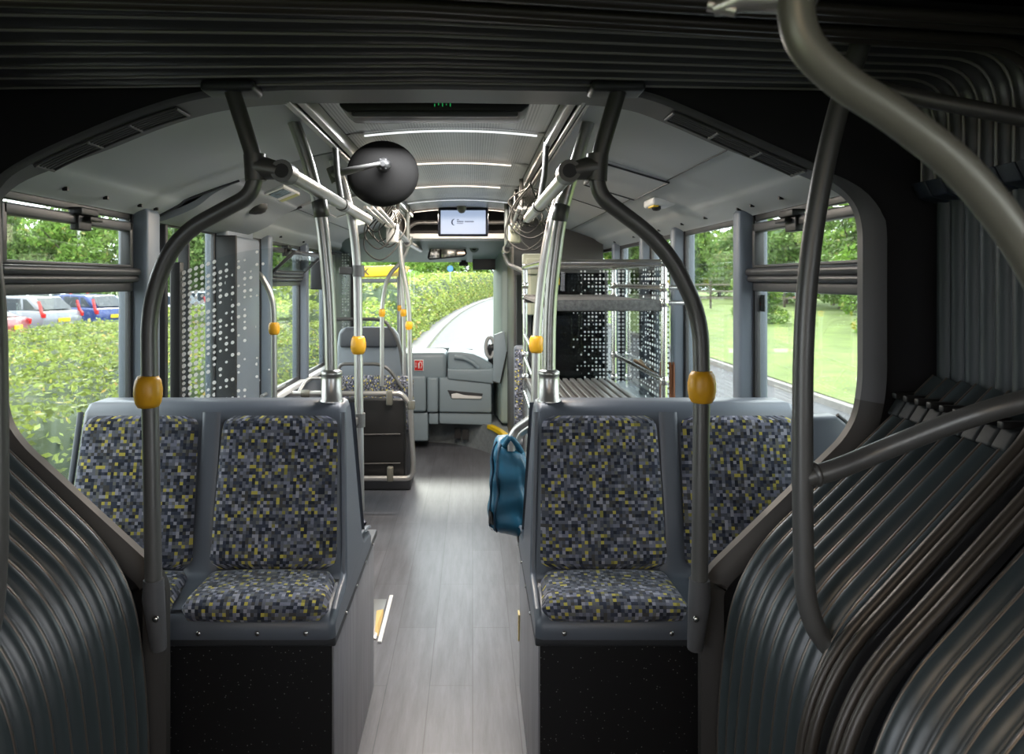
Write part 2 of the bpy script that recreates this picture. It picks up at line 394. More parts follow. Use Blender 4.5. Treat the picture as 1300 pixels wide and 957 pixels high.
def cove_z(sg, x, deep=0):
    pr = cove_prof(sg, deep)
    return min(pr, key=lambda p: abs(p.x-x)).z
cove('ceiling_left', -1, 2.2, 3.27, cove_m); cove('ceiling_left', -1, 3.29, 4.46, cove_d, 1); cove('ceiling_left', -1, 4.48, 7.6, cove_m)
cove('ceiling_right', 1, 2.2, 4.6, cove_m); cove('ceiling_right', 1, 4.612, 7.6, cove_m)
# end cap lips of the cove panels at the door bay
s = MB()
for y in (3.275, 4.472):
    pr = cove_prof(-1)[12:]; s.tube([Vector((p.x, y, p.z-.002)) for p in pr], .007, 6)
s.build('trim_1', trim_dark, kind='structure')
# roof skin
s = MB(); s.box(XL-.2, XR+.22, -2.3, YF+.2, 2.36, 2.42); s.build('roof', trim_dark, kind='structure')
# ceiling rails (aluminium) beside the centre ceiling
for sg, nm in ((-1, 'left'), (1, 'right')):
    f = (lambda x: x) if sg < 0 else mx_
    s = MB()
    s.box(f(-.515), f(-.490), 2.25, 6.5, 2.215, 2.262, .004); s.box(f(-.560), f(-.548), 2.25, 6.5, 2.22, 2.25, .003); s.box(f(-.535), f(-.522), 2.25, 6.5, 2.205, 2.225, .003)
    s.build('trim_rail_'+nm, steel, kind='structure')
    s = MB(); s.box(f(-.57), f(-.49), 2.25, 6.5, 2.262, 2.31); s.build('trim_slot_'+nm, black, kind='structure')

# walls and windows ---------------------------------------------------
def side_windows(side, spans, y0, y1, transoms, doors=()):
    sg = -1 if side == 'left' else 1; X = XL if sg < 0 else XR
    def bx(s, d0, d1, ya, yb, z0, z1, r=0): s.box(X+sg*d0, X+sg*d1, ya, yb, z0, z1, r)
    s = MB(); bx(s, 0, .06, y0, y1, 0, SILL); bx(s, 0, .06, y0, y1, WT+.02, 2.36)
    s.build('wall_'+side, wall_m, kind='structure')
    edges = [y0]+[e for sp in spans for e in sp]+[y1]
    for i in range(0, len(edges), 2):
        a, b = edges[i], edges[i+1]
        if b-a < .03: continue
        s = MB(); bx(s, -.06, .06, a+.008, b-.008, SILL, WT+.02, .018)
        s.build('pillar_'+side, pillar_m, kind='structure')
        s = MB(); bx(s, -.004, .02, a-.004, a+.012, SILL, WT); bx(s, -.004, .02, b-.012, b+.004, SILL, WT)
        s.build('trim_seal_'+side, rubber, kind='structure')
    s = MB(); bx(s, -.045, .0, y0, y1, SILL-.035, SILL+.005, .01); s.build('trim_ledge_'+side, white if sg < 0 else pillar_m, kind='structure')
    for i, (a, b) in enumerate(spans):
        n = len([o for o in bpy.data.objects if o.name.startswith('window_') and o.parent is None])+1
        s = MB()
        for z0, z1 in ((SILL, SILL+.03), (WT-.028, WT+.02)): bx(s, .0, .02, a, b, z0, z1, .004)
        for ya, yb in ((a, a+.014), (b-.014, b)): bx(s, .0, .02, ya, yb, SILL, WT, .004)
        fr = s.build('window_%d' % n, frame_m, kind='structure')
        s = MB(); bx(s, .010, .014, a+.01, b-.01, SILL+.02, WT-.01); s.build('glass_pane', win_glass, fr)
        if i in transoms:
            s = MB(); bx(s, -.035, .0, a-.04 if i else a, b+.03, 1.715, 1.745, .014); bx(s, -.028, .0, a-.03, b+.025, 1.69, 1.716, .012)
            bx(s, -.008, .02, a, b, 1.655, 1.692, .006); s.build('mid_rail', frame_m, fr)
            zt = WT-.075
            s = MB(); bx(s, -.02, .02, a+.03, b-.03, zt, zt+.035, .006); bx(s, -.02, .02, a+.03, b-.03, 1.745, 1.757, .004)
            for ya, yb in ((a+.02, a+.05), (b-.055, b-.025)): bx(s, -.02, .02, ya, yb, 1.745, zt+.035, .006)
            s.build('vent_sash', frame_m, fr)
            ym = (a+b)/2 if i else b-.42
            s = MB(); bx(s, -.045, 0, ym-.06, ym+.06, zt+.03, zt+.055, .005); bx(s, -.055, -.03, ym-.02, ym+.07, zt+.012, zt+.026, .003); bx(s, -.03, 0, ym-.05, ym+.04, zt-.02, zt+.03, .004)
            s.build('latch', black, fr)
side_windows('right', [(2.17, 3.13), (3.23, 4.16), (4.25, 4.95), (5.04, 5.95), (6.03, 7.1)], 2.16, YF, (0,))
side_windows('left', [(2.17, 3.07), (3.22, 4.07), (4.58, 4.93), (5.03, 6.05), (6.14, 7.1)], 2.16, YF, (0, 3))
# door jamb and door pillars on the left
s = MB(); s.box(XL-.02, XL+.10, 4.09, 4.56, 0, 1.93, .02); s.build('door_1', pillar_m, kind='structure')
s = MB(); s.box(XL, XL+.05, 3.55, 3.57, .2, 1.93, .006); s.box(XL+.0, XL+.11, 4.065, 4.088, 0, 1.93, .008); s.box(XL+.0, XL+.06, 3.26, 3.29, 0, 1.93, .008)
s.build('door_2', rubber, kind='structure')
# open hopper window leaf of the far left window
t = thing('hopper_window', 'tilted open small hinged vent window in the far left side, above the door handrail', 'window', (XL+.06, 5.6, 1.74))
s = MB(); Ml = Matrix.Translation((XL+.02, 0, 1.75)) @ Matrix.Rotation(math.radians(48), 4, 'Y')
for a in ((0, .02, 5.08, 6.02, 0, .025), (0, .02, 5.08, 6.02, .19, .215), (0, .02, 5.08, 5.11, 0, .2), (0, .02, 5.99, 6.02, 0, .2)): s.box(*a, .004, Ml)
s.build('frame', frame_m, t)
s = MB(); s.box(.008, .012, 5.10, 6.0, .02, .2, 0, Ml); s.build('pane', win_glass, t)

# front end ------------------------------------------------------------
s = MB(); s.box(XL, XR, YF+.03, YF+.09, -.3, .88); s.build('wall_front', dash_m, kind='structure')
s = MB(); s.box(XL+.02, XR-.02, YF+.03, YF+.036, .86, 2.0); s.build('window_front', front_glass, kind='structure')
# header above the windscreen, sloping forward, with white shelf lip and dark opening
s = MB(); s.prism([(7.0, 2.06), (8.3, 1.885), (8.38, 1.90), (8.38, 2.36), (7.0, 2.36)], XL, .72, 'x', .012); s.build('wall_header', dash_l, kind='structure')
s = MB(); s.prism([(6.9, 2.06), (7.05, 2.045), (7.05, 2.10), (6.9, 2.105)], -.58, .40, 'x', .006); s.build('trim_header', white, kind='structure')
s = MB(); s.box(-.62, .44, 6.95, 7.0, 2.1, 2.35); s.box(-.64, -.6, 6.5, 7.0, 2.08, 2.35); s.box(.42, .46, 6.5, 7.0, 2.08, 2.35)
s.build('wall_recess', dark_int, kind='structure')
t = thing('recess_pipe', 'grey bent pipe crossing the dark opening behind the passenger screen', 'pipe', (-.08, 6.75, 2.2))
s = MB(); s.tube(fillet([(-.58, 6.75, 2.11), (-.50, 6.75, 2.19), (.32, 6.75, 2.19), (.40, 6.75, 2.11)], .06), .016); s.build('pipe', tube_grey, t)
# A pillars
s = MB()
for a, b, c, d in ((.215, .38, 7.65, 8.3),): s.prism([(a, d), (b+.02, d), (b+.02, c), (a+.06, c)], .30, 2.05, 'z', .03)
s.build('pillar_front', dash_l, kind='structure')
s = MB(); s.box(XL, XL+.14, 8.0, YF, .8, 2.0, .03); s.build('pillar_front', trim_dark, kind='structure')
# cab bulkhead (dark) and its glazed door
s = MB(); s.box(.335, .36, 6.42, 7.6, .28, 2.10, .006); s.box(.36, XR, 7.3, 7.34, .28, 2.3); s.box(.335, XR-.06, 6.40, 6.44, 1.74, 2.24)
s.build('wall_cab', mat('cab_bulkhead', (.05, .047, .044), .5), kind='structure')
s = MB(); s.box(.42, .98, 5.78, 5.80, .9, 1.75); s.build('window_cab', tint_glass, kind='structure')
s = MB(); s.box(.40, .99, 5.77, 5.83, .5, .9, .01); s.box(.40, .43, 5.76, 5.82, .5, 1.77, .006); s.box(.97, .99, 5.76, 5.82, .5, 1.77, .006)
s.build('wall_cab_door', trim_dark, kind='structure')
# raised cab platform with yellow edge and grilles
def plat():
    e = [P(428, 558, 8.25), P(548, 562, 8.2), P(590, 566, 8.05), P(625, 574, 7.75), P(660, 590, 7.2)]
    e = [Vector((-1.3, 8.3, 0)), Vector((-.42, 8.25, 0)), Vector((-.08, 8.05, 0)), Vector((.19, 7.65, 0)), Vector((.33, 7.0, 0)), Vector((.33, 6.5, 0))]
    e = catmull(e, 6); s = MB(); n = len(e)-1; H = .27
    s.grid(lambda u, v: (e[round(u*n)].x, e[round(u*n)].y, v*H), n, 1)
    s.add([(p.x, p.y, H) for p in e]+[(XR, 6.5, H), (XR, 8.34, H), (-1.3, 8.34, H)], [tuple(range(n+4))])
    s.build('floor_platform', vinyl, kind='structure')
    k = [p+Vector((0, 0, H+.004)) for p in e if p.x > .12]
    t = thing('edge_strip', 'yellow safety edging along the curved step of the cab platform', 'trim', k[0])
    s = MB(); m = len(k)-1
    s.grid(lambda u, v: (k[round(u*m)].x-.012+.05*v, k[round(u*m)].y+.02*v, H+.006), m, 1)
    s.grid(lambda u, v: (k[round(u*m)].x-.012, k[round(u*m)].y, H+.006-.035*v), m, 1); s.build('strip', yel2, t)
plat()

# portal (arch where the front section meets the joint) -----------------
arcR = [(.615, -.02), (.615, .875), (.64, .92), (1.0, 1.27), (1.035, 1.33), (1.05, 1.42), (1.05, 1.6), (1.05, 1.84), (1.035, 1.90), (.995, 1.945), (.914, 1.995), (.80, 2.045), (.682, 2.098), (.56, 2.152), (.47, 2.188), (.36, 2.205), (-.1, 2.212)]
arcL = [(-.825, -.02), (-.825, .875), (-.85, .92), (-1.21, 1.25), (-1.255, 1.31), (-1.275, 1.42), (-1.278, 1.6), (-1.285, 1.84), (-1.29, 1.92), (-1.25, 1.975), (-1.17, 2.022), (-1.08, 2.063), (-.988, 2.103), (-.90, 2.138), (-.815, 2.166), (-.735, 2.187), (-.63, 2.202), (-.5, 2.21)]
def dense(pts, n=4): return [(p.x, p.z) for p in fillet([Vector((x, 0, z)) for x, z in pts], .05, 3)]
dl = dense(arcL); loop = dense(arcR)+dl[::-1]
def offs(lp, d):
    out = []
    for i, (x, z) in enumerate(lp):
        a = Vector(lp[max(i-1, 0)]); b = Vector(lp[min(i+1, len(lp)-1)]); t_ = (b-a)
        if t_.length < 1e-6: t_ = Vector((0, 1))
        t_.normalize(); out.append((x+t_.y*d, z-t_.x*d))
    return out
lo = [(a[0]+(b[0]-a[0])*k, a[1]+(b[1]-a[1])*k) for a, b in zip(loop, offs(loop, .055)) for k in [1-.75*min(1, max(0, (a[1]-1.85)/.12))]]
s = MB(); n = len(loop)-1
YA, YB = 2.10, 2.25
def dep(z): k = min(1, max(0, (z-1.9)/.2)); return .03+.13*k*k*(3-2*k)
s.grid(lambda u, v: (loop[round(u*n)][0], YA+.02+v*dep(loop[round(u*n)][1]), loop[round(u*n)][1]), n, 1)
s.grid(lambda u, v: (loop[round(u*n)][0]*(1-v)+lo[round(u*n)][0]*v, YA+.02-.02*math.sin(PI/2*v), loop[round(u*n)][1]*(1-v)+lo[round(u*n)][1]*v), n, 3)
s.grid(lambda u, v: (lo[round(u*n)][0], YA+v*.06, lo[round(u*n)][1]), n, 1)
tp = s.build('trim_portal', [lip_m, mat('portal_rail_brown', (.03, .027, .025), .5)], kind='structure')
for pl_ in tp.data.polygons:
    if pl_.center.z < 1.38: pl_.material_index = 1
# dark panel round the arch
s = MB(); out_ = []
for x, z in lo:
    d = Vector((x-XC, z-1.2))
    sx = (1.5/abs(d.x)) if abs(d.x) > 1e-4 else 1e9; sz = (1.2/abs(d.y)) if d.y > 0 else (1.25/abs(d.y) if abs(d.y) > 1e-4 else 1e9)
    k = min(sx, sz); out_.append((XC+d.x*k, 1.2+d.y*k))
s.grid(lambda u, v: (lo[round(u*n)][0]*(1-v)+out_[round(u*n)][0]*v, YA+.03, lo[round(u*n)][1]*(1-v)+out_[round(u*n)][1]*v), n, 1, smooth=False)
s.build('wall_portal', portal_m, kind='structure')
# portal posts below the diagonals (pale grey, beside the seat fronts)
# curved slotted vents set into the underside of the arch
for sg, lab, xa, xb in ((-1, 'dark slotted air vent curving along the left of the arch', -1.17, -.82), (1, 'dark slotted air vent curving along the right of the arch', .56, .90)):
    cp = [Vector((x, 0, z)) for x, z in loop if xa-.02 <= x <= xb+.02 and z > 1.9]
    cp = sorted(cp, key=lambda p: p.x); cp = catmull(cp, 3); m = len(cp)-1
    t = thing('air_vent', lab, 'vent', ((xa+xb)/2, YA+.08, 2.08))
    s = MB(); s.grid(lambda u, v: cp[round(u*m)]+Vector((0, YA+.035+v*.085, -.004)), m, 1); s.build('slot_recess', black, t)
    s = MB()
    for q in (.03, .047, .064, .081, .098, .125): s.nxt(); s.tube([p+Vector((0, YA+q, -.006)) for p in cp], .0035, 6)
    for i_ in (0, m//3, 2*m//3, m): s.nxt(); s.tube([cp[i_]+Vector((0, YA+.03, -.006)), cp[i_]+Vector((0, YA+.125, -.006))], .005, 6)
    s.each('louvre', lip_m, t)

# bellows --------------------------------------------------------------
def pathR(kind):
    if kind == 'top': p = fillet([(XC, 0, 2.235), (1.20, 0, 2.215), (1.20, 0, 1.93)], .15, 8)
    elif kind == 'side': p = [Vector((1.235, 0, 1.97)), Vector((1.235, 0, 1.6)), Vector((1.235, 0, 1.30))]
    else: p = fillet([(1.22, 0, 1.44), (.70, 0, .94), (.655, 0, .60), (.65, 0, -.02)], [.1, .22, .16, .1], 10)
    out = []
    for i in range(len(p)-1):                 # resample
        k = max(1, int((p[i+1]-p[i]).length/.05))
        for j in range(k): out.append(p[i].lerp(p[i+1], j/k))
    out.append(p[-1]); return out
prof_m = mat('clamp_profile_grey', (.26, .25, .24), .38, .25); prof_l = mat('skirt_profile', (.15, .125, .105), .3, .7); hinge_m = mat('hinge_tab_teal', (.009, .012, .013), .7); pleat_blue = mat('pleat_end_blue', (.018, .025, .04), .5)
def bellows(kind, sg, ys, pitch, amp, m, parent, name):
    p = pathR(kind)
    if kind == 'top':
        q = [Vector((mx_(v.x), 0, v.z)) for v in p[::-1]]; p = q[:-1]+p
    elif sg < 0: p = [Vector((mx_(v.x), 0, v.z)) for v in p]
    n = len(p)-1; nr = []; L = [0]
    for i in range(n+1):
        d = (p[min(i+1, n)]-p[max(i-1, 0)]).normalized(); nn = Vector((-d.z, 0, d.x))
        c = Vector((XC, 0, 1.4)) if kind != 'low' else Vector((XC, 0, 1.7))
        if nn.dot(c-p[i]) < 0: nn = -nn
        nr.append(nn)
        if i: L.append(L[-1]+(p[i]-p[i-1]).length)
    y0, y1 = ys
    def sk(x): k = (x-.66)*.13; return (y0+k, y1) if y1 > 2 else (y0, y1+k)
    xm = {'top': XC}.get(kind, sg*.9); a_, b_ = sk(xm); nf = round((b_-a_)/pitch); per = 10; nv = nf*per
    def fn(u, v):
        i = round(u*n); ph = v*nf
        d = amp*(abs(math.sin(PI*ph))**.62)
        e = p[i]+nr[i]*(d-amp*.6); ya, yb = sk(p[i].x); return (e.x, ya+v*(yb-ya), e.z)
    s = MB(); s.grid(fn, n, nv, lambda u, v: (L[round(u*n)], v*nf)); o = s.build(name, m, parent)
    if kind != 'side':
        s = MB()
        for k in range(nf):
            s.nxt(); s.tube([p[i]+nr[i]*(amp*.4+(.001 if kind == 'top' else -.001))+Vector((0, sk(p[i].x)[0]+(k+.5)*(sk(p[i].x)[1]-sk(p[i].x)[0])/nf, 0)) for i in range(n+1)], .0042 if kind == 'top' else .003, 6)
        s.each('clamp_profile', prof_m if kind == 'top' else prof_l, parent)
    return o
for ys, nm, lab in (((1.56, 2.10), 'front', 'pleated grey bellows of the bus joint between the arch and the middle ring'), ((.35, 1.38), 'rear', 'pleated dark bellows of the bus joint nearest the viewer, behind the middle ring')):
    t = thing('joint_bellows', lab, 'bellows', (XC, (ys[0]+ys[1])/2, 0))
    bellows('top', 1, ys, .077, .045, bel_top, t, 'ceiling_pleats')
    for sg in (-1, 1):
        bellows('side', sg, ys, .06, .03, bel_side, t, 'side_pleats'); bellows('low', sg, ys, .062 if nm == 'front' else .06, .032, bel_low, t, 'skirt_pleats')
        # hanging end caps of the upper pleats and hinge tabs on the skirt
        f = (lambda x: x) if sg > 0 else mx_
        k = round((ys[1]-ys[0])/.077); s = MB()
        for i in range(k):
            kx = (f(1.2)-.66)*.13; ya_, yb_ = (ys[0]+kx, ys[1]) if ys[1] > 2 else (ys[0], ys[1]+kx); y = ya_+(i+.5)*(yb_-ya_)/k; s.nxt(); s.prism([(f(1.165), 1.955), (f(1.235), 1.955), (f(1.235), 1.90), (f(1.185), 1.915)], y-.03, y+.03, 'y', .004)
        s.each('pleat_end', pleat_blue, t)
        k = round((ys[1]-ys[0])/.06); s = MB(); s2 = MB()
        for i in range(k):
            y = ya_+(i+.5)*(yb_-ya_)/k
            s.nxt(); s2.nxt(); s.prism([(f(1.18), 1.40), (f(1.125), 1.385), (f(1.10), 1.345), (f(1.13), 1.33), (f(1.22), 1.38)], y-.025, y+.022, 'y', .006)
            s2.box(f(1.11), f(1.17), y-.006, y+.012, 1.386, 1.402, .003)
        hb = s.each('hinge_tab', hinge_m, t); s2.each('slot', black, t)
# middle ring
t = thing('middle_ring', 'brownish metal ring round the middle of the joint bellows', 'ring', (XC, 1.47, 0))
def ring_path():
    a = fillet([(XC, 0, 2.19), (1.16, 0, 2.17), (1.17, 0, 1.42), (.66, 0, .93), (.62, 0, .60), (.62, 0, -.02)], [0, .14, .10, .2, .1, 0], 8)
    return [Vector((mx_(v.x), 0, v.z)) for v in a[::-1]][:-1]+a
rp = ring_path()
for nm, ys, r in (('ring_profile', (1.54, 1.505), .012), ('ring_profile', (1.395, 1.43), .012)):
    s = MB()
    for y in ys: s.tube([p+Vector((0, y+(p.x-.66)*.13, 0)) for p in rp], r, 10)
    s.build(nm, ring_m, t)
s = MB(); n = len(rp)-1
ro = [(p.x, p.z) for p in rp]; ro = offs(ro, .02) if offs(ro, .02)[n//2][1] > ro[n//2][1] else offs(ro, -.02)
s.grid(lambda u, v: (ro[round(u*n)][0], 1.38+v*.17+(ro[round(u*n)][0]-.66)*.13, ro[round(u*n)][1]), n, 2); s.build('ring_band', rubber, t)
# rear section shell (behind the camera): floor, walls with window bands, end
s = MB()
for X in (XL, XR):
    sg = -1 if X == XL else 1
    s.box(X, X+sg*.05, -2.2, .35, 0, 1.0); s.box(X, X+sg*.05, -2.2, .35, 1.9, 2.36); s.box(X, X+sg*.05, -2.2, -2.0, 1.0, 1.9); s.box(X, X+sg*.05, .2, .35, 1.0, 1.9); s.box(X, X+sg*.05, -1.0, -.85, 1.0, 1.9)
s.box(XL, XR, -2.25, -2.2, 0, 2.36)
s.build('wall_rear', wall_m, kind='structure')
s = MB(); s.box(XL, XR, -2.2, .35, 2.30, 2.34); s.build('ceiling_rear', cove_m, kind='structure')
# outer weather skin of the joint
for X in (XL-.09, XR+.17): s = MB(); s.box(X-.01, X+.01, .3, 2.14, -.3, 2.42); s.build('wall_joint', rubber, kind='structure')
area('rear_ceiling_lamp', (XC, -1.0, 2.26), .8, 1.6, 6, (1, .80, .60))

# ================================================================== SEATS
def cushion(path, hw, puff, rc, u0):
    """path: list of (point centre (y,z), normal (y,z)); hw(v): half width; returns MB in local coords x=0"""
    pts = [Vector((0, a, b)) for a, b in path]; pts = catmull(pts, 6); n = len(pts)-1
    L = [0]
    for i in range(n): L.append(L[-1]+(pts[i+1]-pts[i]).length)
    T = L[-1]; D = [0]; q0 = None
    for i in range(n+1):
        d = (pts[min(i+1, n)]-pts[max(i-1, 0)]).normalized(); nn = Vector((0, -d.z, d.y))
        if nn.z < 0 and abs(nn.z) > .5: nn = -nn
        if nn.y > 0 and abs(nn.y) > .5 and nn.z < .5: nn = -nn
        q1 = pts[i]+nn*puff*1.2*min(1, min(L[i], T-L[i])/.03)
        if q0 is not None: D.append(D[-1]+(q1-q0).length)
        q0 = q1
    def fn(u, v):
        i = min(n, max(0, round(v*n))); a = 2*u-1; l = L[i]; e = min(l, T-l)
        w = hw(i/n)-(rc-math.sqrt(max(0, rc*rc-(rc-min(e, rc))**2)))
        d = (pts[min(i+1, n)]-pts[max(i-1, 0)]).normalized(); nn = Vector((0, -d.z, d.y))
        if nn.z < 0 and abs(nn.z) > .5: nn = -nn
        if nn.y > 0 and abs(nn.y) > .5 and nn.z < .5: nn = -nn
        side = min(1, (1-abs(a))*w/.03); k = math.sqrt(max(0, 1-(1-side)**2)); ke = min(1, e/.03); k2 = math.sqrt(max(0, 1-(1-ke)**2))
        bo = .35*puff*(1-a*a)
        q = pts[i]+nn*((puff+bo)*min(k, k2)-.004); q.x = a*w; return q
    s = MB(); s.grid(fn, 28, n, lambda u, v: (u0+(2*u-1)*hw(v), D[min(n, round(v*n))]+u0*3.1)); return s
def seat_unit(name, lab, cx, inner):
    """double back-to-back seat on its plinth, local origin on the floor at (cx, 2.70); inner: -1 if the aisle is on its left"""
    Y0 = 2.70
    t = thing(name, lab, 'seat', (cx, Y0, 0))
    hw = .46
    prof = [(2.285, .655), (2.275, .69), (2.30, .722), (2.36, .735), (2.46, .745), (2.505, .77), (2.55, .95), (2.60, 1.19), (2.615, 1.262), (2.645, 1.288), (2.70, 1.288)]
    prof += [(5.4-y, z) for y, z in prof[-2::-1]]
    pw = [(.46)]*len(prof)
    # body shell: lofted so that it narrows a little toward the top
    s = MB(); m = len(prof)
    def wd(z): return .462-.028*max(0, (z-.75)/.54)
    sec = []
    steps = [(-1, 0), (-.97, 1)]
    xs = [-1, -.985, -.95, .95, .985, 1]
    ins = [.022, .007, 0, 0, .007, .022]
    for xx, di in zip(xs, ins):
        row = []
        for y, z in prof:
            dy = (2.70-y); ln = abs(dy)+1e-6
            row.append((cx+xx*wd(z), y+math.copysign(min(di, ln), dy) if di else y, z-di*(1 if z > .7 else 0)))
        sec.append(row)
    vs = [v for r in sec for v in r]; fs = []
    for i in range(len(sec)-1):
        for j in range(m-1): fs.append((i*m+j, (i+1)*m+j, (i+1)*m+j+1, i*m+j+1))
    s.add(vs, fs, None, True); s.add(sec[0], [tuple(range(m))]); s.add(sec[-1], [tuple(range(m))[::-1]])
    shell = s.build('seat_shell', shell_m, t)
    # raised borders between and round the cushions
    s = MB()
    for x in (-.455, 0, .455):
        wx = .030 if x == 0 else .010
        pth = [(2.31, .728), (2.40, .752), (2.47, .762), (2.50, .80), (2.54, .95), (2.588, 1.18), (2.605, 1.262)]
        pc = catmull([Vector((0, a, b)) for a, b in pth], 5)
        for mir in (0, 1):
            q = [Vector((cx+x*(1-.05*max(0, (p.z-.75)/.54)), (5.4-p.y) if mir else p.y, p.z)) for p in pc]
            nn = len(q)-1; wf = lambda v: wx*(1+.9*(abs(v-.42) < .22)*(1-abs(v-.42)/.22)) if x == 0 else wx
            def fn(u, v):
                i = round(v*nn); a = 2*u-1; d = (pc[min(i+1, nn)]-pc[max(i-1, 0)]).normalized(); nv = Vector((0, -d.z, d.y))
                if nv.y > 0: nv = -nv
                if nv.z < 0 and abs(nv.z) > .3: nv.z = -nv.z
                if mir: nv = Vector((0, -nv.y, nv.z))
                return q[i]+nv*((.005 if x == 0 else .009)*math.sqrt(max(0, 1-a**4)))+Vector((a*wf(v), 0, 0))
            s.nxt(); s.grid(fn, 8, nn)
    s.each('shell_rib', shell_m, shell)
    for k, x in enumerate((-.229, .229)):
        for mir in (0, 1):
            b = cushion([(2.492, .80), (2.515, .90), (2.548, 1.04), (2.58, 1.16), (2.603, 1.25)] if 0 else [(2.49, .785), (2.512, .89), (2.545, 1.04), (2.577, 1.17), (2.597, 1.252)],
                        lambda v: .203-.016*v, .015, .035, 3.0*k+1.7*mir+(0 if inner < 0 else 9))
            c = cushion([(2.296, .712), (2.288, .735), (2.305, .752), (2.36, .755), (2.43, .757), (2.498, .765)], lambda v: .215-.02*max(0, (v-.3)), .026, .04, 5.0*k+2.3*mir+(0 if inner < 0 else 7))
            for q, nm in ((b, 'backrest_cushion'), (c, 'seat_cushion')):
                q.v = [(cx+x+vx, (5.4-vy) if mir else vy, vz) for vx, vy, vz in q.v]; q.build(nm, fab, t)
    # plinth
    xi = cx+inner*.455; xo = cx-inner*.46
    s = MB(); s.box(cx-.445, cx+.445, 2.335, 2.345, 0, .655); s.build('kick_panel', speck, t, 'black speckled kick panel')
    s = MB(); s.box(cx-.45, cx+.45, 2.345, 3.29, 0, .63, .006); s.build('plinth', side_m, t)
    s = MB(); s.box(cx-.462, cx+.462, 2.30, 3.30, .628, .656, .006); s.build('edge_trim', trim_dark, t)
    s = MB()
    for x in (-.38, -.07, .07, .24, .38):
        s.nxt(); s.lathe([(.0075, 0), (.0075, .003), (.004, .005), (.0005, .0055)], Matrix.Translation((cx+x, 2.277, .678)) @ Matrix.Rotation(PI/2, 4, 'X'), 10)
    for y in (2.5, 2.72, 2.95, 3.15): s.nxt(); s.lathe([(.006, 0), (.006, .003), (.0005, .004)], Matrix.Translation((cx+inner*.462, y, .642)) @ Matrix.Rotation(inner*PI/2, 4, 'Y'), 8)
    s.each('screw', chrome, t)
    return t
seat_unit('double_seat', 'grey back-to-back double seat in pixel fabric left of the aisle', -.862, 1)
seat_unit('double_seat', 'grey back-to-back double seat in pixel fabric right of the aisle', .645, -1)
# pale panel with black rim between right seat and wall
t = thing('side_panel', 'pale grey rounded panel with black rim between the right seat and the window', 'panel', (1.09, 2.62, SILL))
s = MB(); pp = [(1.03, .93), (1.03, 1.278), (1.16, 1.285), (1.205, 1.25), (1.235, 1.02), (1.235, .93)]
s.prism([(x*2.5/2.6, z) for x, z in pp], 2.40, 2.46, 'y', .012); s.build('panel', shell_m, t)
s = MB(); s.tube([Vector((x*2.5/2.6, 2.41, z)) for x, z in pp[2:]], .008, 8); s.build('rim', rubber, t)

# ================================================================== POLES AND BUTTONS
def button(s_pos, d, parent, r=.034, h=.078):
    M = Matrix.Translation(s_pos) @ Vector(d).normalized().to_track_quat('Z', 'Y').to_matrix().to_4x4()
    s = MB(); s.lathe([(.020, -h*.52), (r*.72, -h*.5), (r*.90, -h*.36), (r, -h*.12), (r, h*.12), (r*.90, h*.36), (r*.72, h*.5), (.020, h*.52)], M, 22)
    b = s.build('stop_button', yellow, parent)
    return b
def pole(name, label, pts, r, m, fil=.12, btn=None, br=.034, group=None, extra=None, cat='pole'):
    pts = [Vector(p) for p in pts]; t = thing(name, label, cat, min(pts, key=lambda p: p.z), group)
    s = MB(); s.tube(fillet(pts, fil, 9), r, 16); s.build('tube', m, t)
    if btn is not None: button(btn, (0, 0, 1), t, br, br*2.25)
    return t
def collar(parent, p, d, r, L, m, name='collar'):
    M = Matrix.Translation(p) @ Vector(d).normalized().to_track_quat('Z', 'Y').to_matrix().to_4x4()
    s = MB(); s.lathe([(r*.8, -L/2), (r, -L/2+.004), (r, L/2-.004), (r*.8, L/2)], M, 18); return s.build(name, m, parent)
YP = 2.05
Lp = [P(294, 112, YP), P(324, 205, YP), P(322, 246, YP), P(222, 300, YP), P(189, 385, YP), P(190, 480, YP), P(195, 745, YP)]
Rp = [P(786, 112, YP), P(760, 200, YP), P(757, 246, YP), P(845, 312, YP), P(889, 400, YP), P(891, 480, YP), P(888, 745, YP)]
for pts, nm, bt, sx, lab in ((Lp, 'L', (188, 497), -1, 'dark S-curved pole with yellow stop button before the left double seat'), (Rp, 'R', (891, 491), 1, 'dark S-curved pole with yellow stop button before the right double seat')):
    t = pole('curved_pole', lab, pts, .0215, tube_dark if 0 else tube_grey, [0, .1, .09, .17, .2, .1, 0], P(*bt, YP), .036)
    p0 = pts[1]; s = MB()
    a = P(325 if sx < 0 else 757, 212, YP); b = P(360 if sx < 0 else 722, 218, YP)
    s.tube([a+Vector((sx*.004, 0, .033)), a+Vector((0, 0, -.036))], .028, 14)
    s.tube([a, a.lerp(b, .35), a.lerp(b, .75), b+Vector((0, 0, 0))], [.029, .030, .025, .024], 12)
    s.tube([b+Vector((0, -.022, 0)), b+Vector((0, .05, 0))], .0295, 16)
    c = s.build('clamp', tube_grey, t)
    s = MB(); s.tube([b+Vector((0, -.024, 0)), b+Vector((0, -.0225, 0))], .0185, 16); s.build('tube_hole', black, c)
    # ceiling foot
    s = MB(); top = pts[0]; s.box(top.x-.075, top.x+.065, YP-.03, YP+.07, 2.185, 2.215, .012); s.build('ceiling_bracket', trim_dark, t)
    # lower foot clamp on the diagonal
    q = pts[-1]; s = MB(); s.tube([q+Vector((0, 0, .02)), q+Vector((0, 0, -.03)), q+Vector((sx*-.006, 0.02, -.17))], [.026, .029, .02], 12); s.build('foot_clamp', lip_m, t)
    s = MB(); s.lathe([(.008, 0), (.008, .004), (.002, .006)], Matrix.Translation(q+Vector((-sx*.018, -.03, -.07))) @ Matrix.Rotation(PI/2, 4, 'X'), 10); s.build('bolt', chrome, t)
